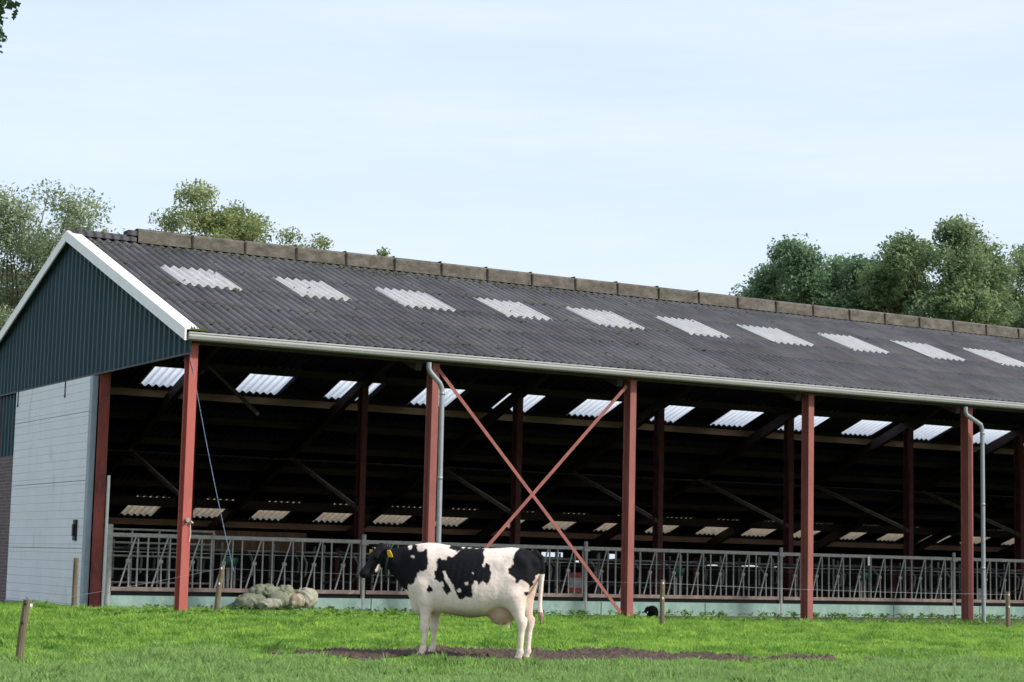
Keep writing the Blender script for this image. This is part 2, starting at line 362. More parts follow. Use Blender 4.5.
FB = [-.25, .51, 1.83, 3.15, 4.48, 5.80, 6.30]
RB = [6.40, 7.17, 8.49, 9.81, 11.13, 12.45, 13.5, 14.8, 16.1, 17.43, 18.75, 20.07, RYE]
front = []; rear = []
SKF = [(1.0+2.22*k, 2.05+2.22*k) for k in range(20)]; SKU = [(1.26+2.283*k, 2.34+2.283*k) for k in range(20)]; SKL = [(.18+1.872*k, 1.11+1.872*k) for k in range(25)]
def put(o): o.location = (0,0,.97)
def course(y0, y1, slope, sk, dest, mt):
    x = -.15
    for a, b in (sk or []):
        if b > BL: break
        dest.append(sheet(x, a, y0, y1, slope))
        v, f = sheet(a-.03, b+.03, y0, y1, slope, lift=.010)
        o = npmesh('skylight', v, f, mt, barn, smooth=False); put(o); x = b
    while x < BL-.01:
        nx = min(BL, x+4.43) if not sk else BL
        dest.append(sheet(x, nx, y0, y1, slope)); x = nx
for i in range(len(FB)-1): course(FB[i], FB[i+1], 'f', SKF if i == 3 else None, front, m_sky_top)
for i in range(len(RB)-1): course(RB[i], RB[i+1], 'r', SKU if i == 4 else (SKL if i == 10 else None), rear, m_sky_u if i == 4 else m_sky_l)
v, f = join(front); o = npmesh('front_roof', v, f, m_roof, barn); put(o)
v, f = join(rear); o = npmesh('rear_roof', v, f, m_roofd, barn); put(o)
# moss tufts along the ridge foot and laps
def moss():
    V = []; F = []
    for i in range(1500):
        r = random.random()
        if r < .55: y = 5.95-abs(random.gauss(0, .12))
        elif r < .8: y = random.choice(FB[1:5])-.1+random.gauss(0,.05)
        else: y = random.uniform(0, 6)
        x = random.uniform(0, 12) if random.random() < .6 else random.uniform(0, BL)
        s = random.uniform(.008, .028); z = zf(y)+.03+AMP*math.cos(x/WV*2*math.pi)
        o = len(V)
        for a in range(5): V.append((x+s*1.4*math.cos(a*1.257), y+s*math.sin(a*1.257), z-.01))
        V.append((x, y, z+s*.7))
        F += [(o+a, o+(a+1) % 5, o+5) for a in range(5)]
    o = npmesh('roof_moss', np.array(V), np.array(F), m_moss, barn, smooth=True); put(o); o['kind'] = 'stuff'
moss()
# ridge caps
for k in range(42):
    x0 = 1.15+1.12*k; x1 = min(x0+1.12, BL-.1)
    if x0 > BL-.5: break
    mb = MB(); e = .012 if k % 2 else 0
    for sgn in (-1, 1):
        yo = RY+sgn*.145; top = RZ+.255+random.uniform(-.006,.006)
        prof = [(RY+sgn*.06, top), (RY+sgn*.11, top-.015), (yo, top-.05), (yo+sgn*.02, RZ-.03), (yo+sgn*.09, RZ-.045)]
        for (ya, za), (yb, zb) in zip(prof[:-1], prof[1:]):
            mb.add([(x0+.006, ya, za), (x1-.006, ya, za), (x1-.006, yb, zb), (x0+.006, yb, zb)], [(0,1,2,3) if sgn > 0 else (3,2,1,0)])
    mb.add([(x0+.006, RY-.06, top), (x1-.006, RY-.06, top), (x1-.006, RY+.06, top), (x0+.006, RY+.06, top)], [(0,1,2,3)])
    # raised collar at the joint
    cap = P(mb, 'ridge_cap', m_cap)
    mb = MB(); mb.box((x1-.016, RY-.178, RZ-.03), (x1+.016, RY-.12, top-.04)); mb.box((x1-.016, RY-.12, top-.004), (x1+.016, RY+.12, top+.02)); mb.build('cap_joint', m_joint, cap)
mb = MB(); mb.box((-.15, RY-.12, RZ-.02), (1.1, RY+.12, RZ+.10)); mb.box((-.15, RY-.22, RZ-.03), (1.1, RY-.12, RZ+.05)); mb.box((.95, RY-.15, RZ+.1), (1.14, RY+.15, RZ+.2))
P(mb, 'ridge_flashing', m_roof)
# barge boards
def rake(y0, y1, z, name):
    mb = MB(); N = 3
    d0, d1 = (y0, z(y0)), (y1, z(y1))
    for (xa, xb, lo, hi) in ((-.235, -.205, -.13, .070), (-.205, .0, .052, .08)):
        (ya, za), (yb, zb) = d0, d1
        mb.add([(xa,ya,za+lo),(xb,ya,za+lo),(xb,yb,zb+lo),(xa,yb,zb+lo),(xa,ya,za+hi),(xb,ya,za+hi),(xb,yb,zb+hi),(xa,yb,zb+hi)],
               [(0,3,2,1),(4,5,6,7),(0,1,5,4),(1,2,6,5),(2,3,7,6),(3,0,4,7)])
    P(mb, name, m_white)
rake(FY0-.02, 3.05, zf, 'barge_board'); rake(3.056, RY, zf, 'barge_board'); rake(RY+.003, 13, zr, 'barge_board'); rake(13.01, RYE, zr, 'barge_board')
DY0 = hit(85, 500, 0, -.2).y; DY1 = hit(11, 500, 0, -.2).y
# gable cladding with trapezoid ribs
def clad(y0, y1, zb, name, x=-.06, ztop=None):
    mb = MB(); P_ = .25; y = y0; prof = []
    while y < y1:
        for o_, d_ in ((0, 0), (.12, 0), (.145, -.04), (.205, -.04), (.23, 0)):
            if y+o_ < y1: prof.append((y+o_, x+d_))
        y += P_
    prof.append((y1, x)); prof = [q for q in prof if q[0] <= y1]
    if y0 < RY < y1: prof = sorted(prof+[(RY, x)])
    vs = []
    for (yy, xx) in prof:
        zt = min(zroof(yy)-.02, ztop if ztop else 99); vs += [(xx, yy, zb), (xx, yy, max(zt, zb+.01))]
    mb.add(vs, [(2*i, 2*i+1, 2*i+3, 2*i+2) for i in range(len(prof)-1)]); return P(mb, name, m_green)
clad(-.12, 14.1, 3.25, 'gable_cladding')
mb = MB(); mb.bar((-.1,-.12,3.235), (-.1,14.1,3.235), .06, .03); P(mb, 'cladding_trim', m_black)
clad(DY1-.3, RYE, 1.95, 'lower_cladding', x=-.04, ztop=3.22)
mb = MB(); mb.box((-.12, DY1-.35, -1.1), (.1, RYE, 1.94)); P(mb, 'brick_wall', m_brick)
# sliding door
mb = MB()
for z0, z1 in ((-.96, .075), (.085, 1.30), (1.31, 2.555), (2.565, 3.2)): mb.box((-.2, DY0, z0), (-.13, DY1, z1))
door = P(mb, 'sliding_door', m_door)
mb = MB(); mb.box((-.21, DY0-.16, -.96), (-.11, DY0, 3.2)); mb.box((-.215, DY0-.16, -1.0), (-.115, DY1, -.962)); P(mb, 'door_frame', m_doorf, door)
mb = MB(); mb.box((-.24, DY0+.36, .22), (-.2, DY0+.52, .60)); mb.box((-.27, DY0+.40, .3), (-.24, DY0+.48, .52)); P(mb, 'door_handle', m_black, door, bevel=.008)
for yy in (6.0, 9.1):
    mb = MB(); mb.box((-.215, yy-.015, 2.9), (-.2, yy+.015, 3.22)); mb.box((-.218, yy-.03, 2.9), (-.2, yy+.03, 2.94)); P(mb, 'door_hanger', m_black, door)
# columns (I-section: flanges parallel to the eave)
def ibeam(x, yf, w, dp, z0, z1, name, mt, tf=.018, tw=.012):
    mb = MB(); mb.box((x-w/2, yf, z0), (x+w/2, yf+tf, z1)); mb.box((x-w/2, yf+dp-tf, z0), (x+w/2, yf+dp, z1)); mb.box((x-tw/2, yf+tf, z0), (x+tw/2, yf+dp-tf, z1))
    mb.box((x-w/2-.01, yf-.015, z1), (x+w/2+.01, yf+dp+.015, z1+.02))
    return P(mb, name, mt, bevel=.004)
colx = [.04, 4.50]+[4.2*k+.245 for k in range(2, 11)]
for i, x in enumerate(colx): 
    o = ibeam(x, -.0, .135 if i else .145, .22, -1.1, 3.40, 'post', m_redb if i == 0 else m_red)
    if i == 0: o['label'] = 'bright coral red corner post at the gable end'
o = ibeam(0.0, 4.28, .20, .58, -1.0, 3.24, 'gable_post', m_redg)
mb = MB(); mb.box((.115, 4.2, -1.0), (.15, 4.27, 1.4)); P(mb, 'white_lath', m_insul)
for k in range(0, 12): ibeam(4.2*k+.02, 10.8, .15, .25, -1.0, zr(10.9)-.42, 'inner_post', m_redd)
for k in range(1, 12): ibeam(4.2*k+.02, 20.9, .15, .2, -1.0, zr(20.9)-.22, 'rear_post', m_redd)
# rafters
for k in range(0, 12):
    x = 4.2*k+.02
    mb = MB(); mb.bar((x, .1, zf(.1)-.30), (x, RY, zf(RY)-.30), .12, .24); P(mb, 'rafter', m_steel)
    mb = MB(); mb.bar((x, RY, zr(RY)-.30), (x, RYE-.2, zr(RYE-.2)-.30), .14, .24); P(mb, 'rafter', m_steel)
    # knee braces of the inner posts
    mb = MB(); mb.bar((x, 10.85, 1.13), (x, 15.0, 2.50), .07, .09); P(mb, 'knee_brace', m_strut)
    if k == 1: mb = MB(); mb.bar((x, 7.2, 2.92), (x, 10.0, 4.12), .05, .07); P(mb, 'knee_brace', m_strut)
# purlins
for y in (.3, 1.7, 3.0, 4.35, 5.7): mb = MB(); mb.box((0, y, zf(y)-.19), (BL, y+.07, zf(y)-.03)); P(mb, 'purlin', m_wood_shade)
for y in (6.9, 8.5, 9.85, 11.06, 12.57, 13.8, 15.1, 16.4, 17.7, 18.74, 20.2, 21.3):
    w = y in (12.57, 20.2); mb = MB(); mb.box((0, y, zr(y)-(.27 if y == 18.74 else .20)), (BL, y+.07, zr(y)-.035)); P(mb, 'purlin', m_wood_lit if w else m_wood_shade)  # only the purlins just below the skylights take the painted lit tone
mb = MB(); mb.box((0, .0, 3.42), (BL, .12, 3.56)); P(mb, 'eave_beam', m_steel)
# tie pipes seen in the dark
for (y, z) in ((13.2, 2.35), (17.2, 1.75)): mb = MB(); mb.tube([(0, y, z), (BL, y, z)], .022, 6); P(mb, 'tie_pipe', m_steel)
# gutter: extruded profile
gp = [(-.11,3.54),(-.30,3.575),(-.318,3.565),(-.318,3.55),(-.305,3.54),(-.309,3.515),(-.303,3.495),(-.292,3.49),(-.300,3.483),(-.288,3.462),(-.25,3.45),(-.14,3.45),(-.11,3.46)]
mb = MB(); n = len(gp); mb.v = [(x, y, z) for x in (-.17, BL) for y, z in gp]; mb.f = [(i, (i+1) % n, (i+1) % n+n, i+n) for i in range(n)]+[tuple(range(n-1,-1,-1)), tuple(range(n, 2*n))]
P(mb, 'gutter', m_gut)
mb = MB()
for i in range(16):
    s = random.uniform(.03,.06); x = -.15+random.gauss(.1,.12); mb.add([(x+s*math.cos(a), -.25+s*math.sin(a), 3.60) for a in (0,1.26,2.5,3.77,5.02)]+[(x,-.25,3.60+s*1.3)], [(j,(j+1)%5,5) for j in range(5)])
P(mb, 'gutter_moss', m_moss)
# cross braces between post 1 and 2
x1, x2 = colx[1], colx[2]
for a, b, yy in (((x1+.03, 3.33), (x2-.21, -.85), -.012), ((x2-.18, 3.29), (x1+.02, -.85), -.03)):
    mb = MB(); A = Vector((a[0], yy, a[1])); B = Vector((b[0], yy, b[1])); mb.bar(A, B, .06, .012, (0,1,0)); mb.bar(A+Vector((0,.03,0)), B+Vector((0,.03,0)), .012, .05, (0,1,0)); P(mb, 'cross_brace', m_red)
# downpipes
def pipe(x0, x1_, zb, name):
    mb = MB(); mb.tube([(x0, -.24, 3.40), (x0, -.24, 3.30), (x0+.03,-.24,3.24), (x1_-.05, -.22, 3.06), (x1_, -.2, 2.98), (x1_+.01, -.2, 2.9), (x1_+.03, -.2, zb)], .045, 12, False)
    for z in (2.86, 1.4, .1): mb.tube([(x1_+.014, -.2, z), (x1_+.015, -.2, z+.05)], .051, 12)
    P(mb, name, m_pipe, smooth=True)
pipe(4.23, 4.51, -1.0, 'downpipe'); pipe(16.68, 17.17, -1.0, 'downpipe'); pipe(33.4, 33.9, -1.0, 'downpipe')
# plinth below the feed fence, and a black strip for the shadow gap above it
mb = MB(); x = 0.0
P(MB().box((0.02, 3.72, -1.1), (BL, 3.86, -.735)), 'plinth', m_plinth)
mb = MB()
for k in range(1, 17): mb.box((2.61*k, 3.714, -1.1), (2.61*k+.012, 3.722, -.74))
P(mb, 'plinth_joints', m_block)
P(MB().box((.05, 3.80, -.733), (BL, 3.9, -.66)), 'shadow_gap_strip', m_black)  # black strip painted in for the shadow under the bottom rail
# walls
mb = MB()
P(MB().box((BL-.05, 0, -1), (BL+.1, RYE, 1.0)), 'end_wall', m_block)
mb = MB(); mb.add([(BL,0,1.0),(BL,RYE,1.0),(BL,RYE,zr(RYE)-.05),(BL,RY,RZ-.05),(BL,0,zf(0)-.05)], [(0,1,2,3,4)]); P(mb, 'end_cladding', m_block)
# rear wall: boards with openings for air
ops = [(15.6,16.1,.22,.36),(16.9,17.3,.22,.36),(17.45,18.0,.22,.36),(18.25,19.0,.22,.36),(19.15,19.5,.03,.36),(19.8,20.6,.22,.36),(21.0,21.2,.05,.36),(14.0,14.6,.22,.36),
       (25.4,25.7,.05,.12),(26.1,26.6,.05,.13),(27.5,28.3,.05,.14),(28.8,29.0,.06,.12),(22.3,22.6,.2,.36)]
cutx = sorted(set([0., BL]+[q for o_ in ops for q in o_[:2]])); cutz = sorted(set([-1., .5]+[q for o_ in ops for q in o_[2:]]))
mb = MB()
for xa, xb in zip(cutx[:-1], cutx[1:]):
    for za, zb in zip(cutz[:-1], cutz[1:]):
        cx_, cz_ = (xa+xb)/2, (za+zb)/2
        if any(o_[0] < cx_ < o_[1] and o_[2] < cz_ < o_[3] for o_ in ops): continue
        mb.box((xa, 21.45, za), (xb, 21.5, zb))
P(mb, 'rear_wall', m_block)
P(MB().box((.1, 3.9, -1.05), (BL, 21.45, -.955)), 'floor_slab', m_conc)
# cubicle divisions inside
def cubicle(name='cubicle_divider'):
    r = empty(name)
    mb = MB(); mb.tube([(0,0,0),(0,0,1.25)], .03, 8); mb.build('upright', m_galvd, r)
    mb = MB(); pts = [(0,0,1.05),(0,-.8,1.10),(0,-1.5,1.05),(0,-1.75,.85),(0,-1.7,.6),(0,-1.35,.45),(0,-.6,.5),(0,0,.42)]; mb.tube(pts, .025, 8); mb.build('loop', m_galvd, r)
    return r
first = None
for k in range(26):
    x = .8+1.2*k
    o = cubicle() if k == 0 else copy_tree(first); first = first or o
    o.location = (x, 9.3, -.955); tag(o, 'curved grey tube cubicle divider in the dark barn, in the row behind the feed fence', 'divider', 'cubicle dividers inside the barn')
for k in range(24):
    o = copy_tree(first); o.location = (3.+1.2*k, 14.6, -.955); tag(o, 'curved grey tube cubicle divider in the second row, deep in the dark barn', 'divider', 'cubicle dividers deep inside the barn')
mb = MB(); mb.tube([(.5,8.6,.12),(31.5,8.6,.12)], .025, 8); o = mb.build('neck_rail', m_galvd); tag(o, 'long grey horizontal tube above the cubicle dividers inside the barn', 'rail')
# timber partition seen left behind the fence
o = MB().box((4.4, 11.6, .12), (7.4, 11.68, .58)).build('timber_partition', mat('brown_boards', (.17,.10,.06), .85, .35, 4, stretch=(4,1,.3))); tag(o, 'brown timber partition standing in the dark behind the feed fence', 'partition')
# inner gate at the left
gt = empty('field_gate', (.2, 4.5, -.955)); tag(gt, 'grey tubular gate of many rungs behind the leftmost feed fence', 'gate')
for xx in (0, 2.1): MB().tube([(xx,0,.0),(xx,0,1.42)], .025, 8).build('gate_stile', m_galv, gt)
for i in range(6): mb = MB(); mb.tube([(0,0,.2+.24*i),(2.1,0,.2+.24*i)], .02, 8); mb.build('rung', m_galv, gt)
for i in range(1,4): mb = MB(); mb.tube([(.52*i,.02,.15),(.52*i,.02,1.4)], .02, 8); mb.build('upright', m_galv, gt)

# ------------------------------------------------------------------ feed fence modules
ML = 5.02; ZB, ZT = .02, .955   # heights relative to base z
def feed_module():
    r = empty('feed_fence')
    MB().bar((.0,0,ZT+.32-.32), (ML-.12,0,ZT), .055, .075).build('top_rail', m_galv, r, bevel=.01)
    MB().bar((.0,0,.0), (ML-.12,0,.0), .09, .075).build('bottom_rail', m_rust, r, bevel=.01)
    mb = MB(); mb.tube([(ML-.05,0,-.32),(ML-.05,0,ZT+.14)], .042, 10); mb.box((ML-.12,-.06,ZT-.06),(ML+.02,.06,ZT+.03)); mb.build('fence_post', m_galv, r)
    n = 8; u = (ML-.2)/n
    for k in range(n):
        x = .13+u*k
        MB().tube([(x+.36,0,.03),(x+.36,0,ZT-.03)], .017, 8).build('bar', m_galv, r)
        MB().tube([(x+.55,0,.03),(x+.55,0,ZT-.03)], .017, 8).build('bar', m_galv, r)
        mb = MB(); mb.tube([(x+.31,-.03,ZT-.02),(x+.17,-.03,.50),(x+.03,-.03,.04)], .016, 8); mb.tube([(x+.19,-.03,.50),(x+.20,-.03,.04)], .016, 8); mb.box((x+.14,-.05,.47),(x+.22,-.01,.53))
        mb.build('swing_bar', m_galv, r)
    mb = MB(); mb.tube([(.05,.06,.66),(ML-.1,.06,.66)], .009, 6); mb.build('locking_rod', m_galvd, r)
    return r
first = None
labs = ['leftmost feed fence module, between the gable post and the cow head', 'second feed fence module from the left, partly behind the cow', 'third feed fence module, behind the small black cat',
        'fourth feed fence module, left of the rightmost red post in view', 'feed fence module at the right edge of view behind the right downpipe']
for k in range(7):
    o = feed_module() if k == 0 else copy_tree(first); first = first or o
    o.location = (.08+ML*k, 3.75, -.62); tag(o, 'galvanised headlock '+labs[k] if k < 5 else 'galvanised headlock feed fence beyond the right edge of view', 'fence', 'headlock feed fence modules along the barn front')
o = MB(); o.tube([(.05,3.75,-.95),(.05,3.75,.52)], .05, 12); o = o.build('fence_end_post', m_galv); tag(o, 'thick grey steel end post where the feed fence meets the red gable post', 'post')

# drinkers
def drinker():
    r = empty('drinking_bowl')
    mb = MB(); mb.tube([(0,.06,0),(0,.06,.62)], .035, 8); mb.tube([(.13,.06,0),(.13,.06,.55)], .022, 8); mb.build('stand_pipe', m_galvd, r)
    mb = MB(); N = 12
    prof = [(.05,.42),(.12,.45),(.155,.52),(.16,.60),(.145,.60),(.11,.5)]
    vs = [(rr*math.cos(2*math.pi*j/N), -.02+rr*.8*math.sin(2*math.pi*j/N), z) for rr, z in prof for j in range(N)]
    mb.add(vs, [(i*N+j, i*N+(j+1)%N, (i+1)*N+(j+1)%N, (i+1)*N+j) for i in range(len(prof)-1) for j in range(N)]); mb.build('bowl', m_dgreen, r, smooth=True); return r
first = None
for px, lb in ((228, 'left dark green drinking bowl on a pipe, above the leaning wooden post'), (676, 'middle dark green drinking bowl, right of the wooden post by the black cat'), (861, 'right dark green drinking bowl, between the last two red posts')):
    p = hit(px, 575, 1, 3.95); o = drinker() if not first else copy_tree(first); first = first or o
    o.location = (p.x, 3.9, -.62); tag(o, lb, 'drinking bowl', 'drinking bowls behind the feed fence')
# red and white panel behind the bars
p = hit(576, 583, 1, 4.1); t_ = empty('salt_block_holder', (p.x, 4.1, -.62)); tag(t_, 'white block in a holder with two red bands behind the feed fence', 'holder')
MB().box((-.17,-.03,.03),(.17,.06,.44)).build('white_block', m_galv, t_, bevel=.01)
for z in (.05, .36): MB().box((-.2,-.06,z),(.2,.08,z+.1)).build('red_band', m_redp, t_, bevel=.01)
p = hit(981, 593, 1, 4.1); o = MB().box((p.x-.11,4.08,-.6),(p.x+.11,4.13,-.33)).build('mineral_block', mat('pale_block',(.33,.32,.29),.8,.2), bevel=.02); tag(o, 'pale square block behind the bars left of the right downpipe', 'lick block')
p = hit(868.5, 561, 1, 3.68); o = MB().box((p.x-.03,3.66,p.z-.1),(p.x+.03,3.68,p.z+.1)).build('tag_plate', m_insul, bevel=.004); tag(o, 'small white plate hung on the feed fence above the right drinking bowl', 'plate')

# ------------------------------------------------------------------ wooden posts, wires, rope
WP = []
def wpost(px, ptop, pbase, lean, r, lb, depth_y=None):
    b = ghit(px, pbase); d = (b-CAM).dot(CF); H = (pbase-ptop)/FPX*d
    top = Vector((RH.x*lean, RH.y*lean, H)); root = empty('wooden_post', b)
    tag(root, lb, 'fence post', 'wooden pasture fence posts')
    pts = [Vector((0,0,-.2)), top*.25+Vector((.004,0,0)), top*.5-Vector((.003,.003,0)), top*.8, top]
    mb = MB(); mb.tube(pts, [r*1.05, r, r*1.0, r*.97, r*.93], 10); mb.build('stake', m_post, root, smooth=False)
    for h_, s_ in ((.93, 1), (.62, 1)):
        q = top*h_; mb = MB(); q2 = q-FH*r*.9; mb.tube([q2, q2-FH*.035], .011, 8); mb.tube([q2-FH*.035+Vector((0,0,-.016)), q2-FH*.035+Vector((0,0,.016))], .013, 8); mb.build('insulator', m_insul if px > 100 else m_black, root)
    WP.append((b, top)); return root
wpost(18, 600, 661, .07, .046, 'short thick leaning wooden post at the bottom left corner of the pasture')
# the post before the door stands beside the gable
def wp_at(p, H, r, lean, lb):
    root = empty('wooden_post', p); tag(root, lb, 'fence post', 'wooden pasture fence posts'); top = Vector((lean, 0, H))
    mb = MB(); mb.tube([(0,0,-.2), top*.5, top], [r, r, r*.95], 10); mb.build('stake', m_post, root)
    WP.append((Vector(p), top))
p = hit(74, 605, 1, 2.2); wp_at((p.x, p.y, ground(p.x, p.y)), .86, .045, .0, 'straight wooden post standing in front of the grey sliding door')
wpost(215.5, 565, 614, .085, .045, 'mossy leaning wooden post just right of the coral corner post')
wpost(661.5, 580, 628, .01, .04, 'thin wooden post right of the red cross bracing, next to the small black cat')
wpost(1008, 592, 631, .0, .042, 'thin wooden post at the right edge of the pasture')
def wire(a, b, sag, lb, r=.0017, mt=None, n=12, name='fence_wire'):
    a = Vector(a); b = Vector(b); pts = [a.lerp(b, i/n)-Vector((0,0,sag*4*(i/n)*(1-i/n))) for i in range(n+1)]
    mb = MB(); mb.tube(pts, r, 5); o = mb.build(name, mt or m_wire); tag(o, lb, 'wire'); return o
def wt(i, f): b, t = WP[i]; return b+t*f-FH*.07
wire(wt(2,.93), wt(3,.93), .03, 'thin fence wire from the mossy leaning post to the post beside the cat')
wire(wt(3,.93), wt(4,.93), .03, 'thin fence wire from the post beside the cat to the right edge post')
wire(wt(0,.93), wt(2,.93), .02, 'thin fence wire from the bottom left leaning post to the mossy leaning post')
wire((8.4,3.6,-.02), (25.,3.6,-.02), .02, 'thin wire stretched along the feed fence at mid height')
e = hit(234,572,1,.3); wire(hit(190,353,1,-.03), e, .12, 'long blue and white rope hanging from the top of the coral corner post', .0055, m_rope, 20, 'rope')
rt = C.objects[-1]; rt['category'] = 'rope'
p = hit(188, 520, 1, -.06); r_ = empty('cord_insulator', (p.x, -.01, p.z)); tag(r_, 'small grey insulator clamped on the coral corner post with white cord hanging down', 'insulator')
mb = MB(); mb.tube([(0,0,0),(0,-.06,0)], .035, 10); mb.tube([(.05,-.03,-.02),(.09,-.03,-.05)], .02, 8); mb.build('clamp', m_galv, r_)
mb = MB(); mb.tube([(.05,-.02,-.05),(.07,-.02,-.2),(.05,-.02,-.35)], .004, 6); mb.build('cord', m_insul, r_)
p = ghit(30, 610); o = MB(); o.tube([p+Vector((0,0,.02)), p+Vector((0,0,.10))], .035, 10); o = o.build('marker_cap', m_insul, smooth=True); tag(o, 'tiny white cap standing in the grass before the grey door', 'cap')

# ------------------------------------------------------------------ SDF modelling: smooth unions meshed with surface nets
def ell(P3, c, r, rot=None):
    q = P3-np.array(c)
    if rot is not None: q = q@np.array(rot).T
    r = np.array(r); k0 = np.sqrt(((q/r)**2).sum(-1)); k1 = np.sqrt(((q/r**2)**2).sum(-1))
    return k0*(k0-1)/np.maximum(k1, 1e-6)
def cone(P3, a, b, ra, rb):
    a = np.array(a); b = np.array(b); ab = b-a; t = np.clip(((P3-a)@ab)/(ab@ab), 0, 1); return np.linalg.norm(P3-(a+t[...,None]*ab), axis=-1)-(ra+(rb-ra)*t)
def smin(a, b, k):
    h = np.clip(.5+.5*(b-a)/k, 0, 1); return b*(1-h)+a*h-k*h*(1-h)
def surface_nets(fn, lo, hi, s):
    ax_ = [np.arange(lo[i], hi[i]+s, s) for i in range(3)]; G = np.stack(np.meshgrid(*ax_, indexing='ij'), -1).astype(np.float32)
    D = np.concatenate([fn(G[i:i+16]) for i in range(0, G.shape[0], 16)]); sh = D.shape; ins = D < 0
    cells = np.zeros([q-1 for q in sh], int); acc = np.zeros([q-1 for q in sh]+[3]); cnt = np.zeros([q-1 for q in sh])
    cor = [(i,j,k) for i in (0,1) for j in (0,1) for k in (0,1)]
    sl = lambda A, c: A[c[0]:sh[0]-1+c[0], c[1]:sh[1]-1+c[1], c[2]:sh[2]-1+c[2]]
    for c in cor:
        for d_ in range(3):
            if c[d_] == 0:
                e = list(c); e[d_] = 1; A = sl(D, c); B = sl(D, e); x = (A < 0) != (B < 0); t = np.where(x, A/(A-B+1e-12), 0)
                pos = np.array(c, float)*np.ones(acc.shape); pos[..., d_] += t; acc += pos*x[..., None]; cnt += x
    act = cnt > 0; idx = -np.ones(act.shape, int); idx[act] = np.arange(act.sum()); base = np.argwhere(act)
    V = (acc[act]/cnt[act][:, None]+base)*s+np.array(lo)
    F = []
    for d_ in range(3):
        u, w = [(1,2),(2,0),(0,1)][d_]
        A = ins; n_ = [slice(0, sh[i]-1) for i in range(3)]; m_ = list(n_); m_[d_] = slice(1, sh[d_])
        for ax__ in (u, w): n_[ax__] = slice(1, sh[ax__]-1); m_[ax__] = slice(1, sh[ax__]-1)
        n_[d_] = slice(0, sh[d_]-1); a_ = A[tuple(n_)]; b_ = A[tuple(m_)]; ch = np.argwhere(a_ != b_)
        if not len(ch): continue
        off = np.zeros(3, int); off[u] = 1; off[w] = 1; cc = ch+off; fl_ = a_[tuple(ch.T)]
        eu = np.zeros(3, int); eu[u] = 1; ew = np.zeros(3, int); ew[w] = 1
        q = [idx[tuple((cc-o_).T)] for o_ in (eu*0, eu, eu+ew, ew)]
        q = np.stack(q, -1); q[~fl_] = q[~fl_][:, ::-1]; F.append(q)
    return V, np.concatenate(F)

# ------------------------------------------------------------------ THE COW   (x forward, y to its left = towards the camera, z up)
TS = [(-.90,1.24,1.10,.05),(-.84,1.33,.98,.13),(-.76,1.385,.86,.20),(-.64,1.415,.78,.255),(-.5,1.425,.70,.285),(-.38,1.415,.62,.325),(-.2,1.405,.55,.345),(0,1.405,.52,.35),(.2,1.42,.54,.325),(.38,1.44,.565,.30),
      (.52,1.46,.57,.25),(.62,1.462,.57,.22),(.72,1.45,.62,.185),(.80,1.435,.70,.15),(.88,1.42,.80,.125),(.98,1.40,.92,.105),(1.08,1.385,1.04,.092),(1.16,1.385,1.12,.085),(1.22,1.34,1.2,.05)]
TA = np.array(TS)
ha = np.array((.52,.55,-.65)); ha /= np.linalg.norm(ha); hl = np.array((.727,-.687,0)); hl /= np.linalg.norm(hl); hn = -np.cross(ha, hl); hn /= np.linalg.norm(hn)
HP = np.array((1.235,.0,1.325))
def HL(a, l, n): return HP+ha*a+hl*l+hn*n
HM = np.stack([ha, hl, hn])
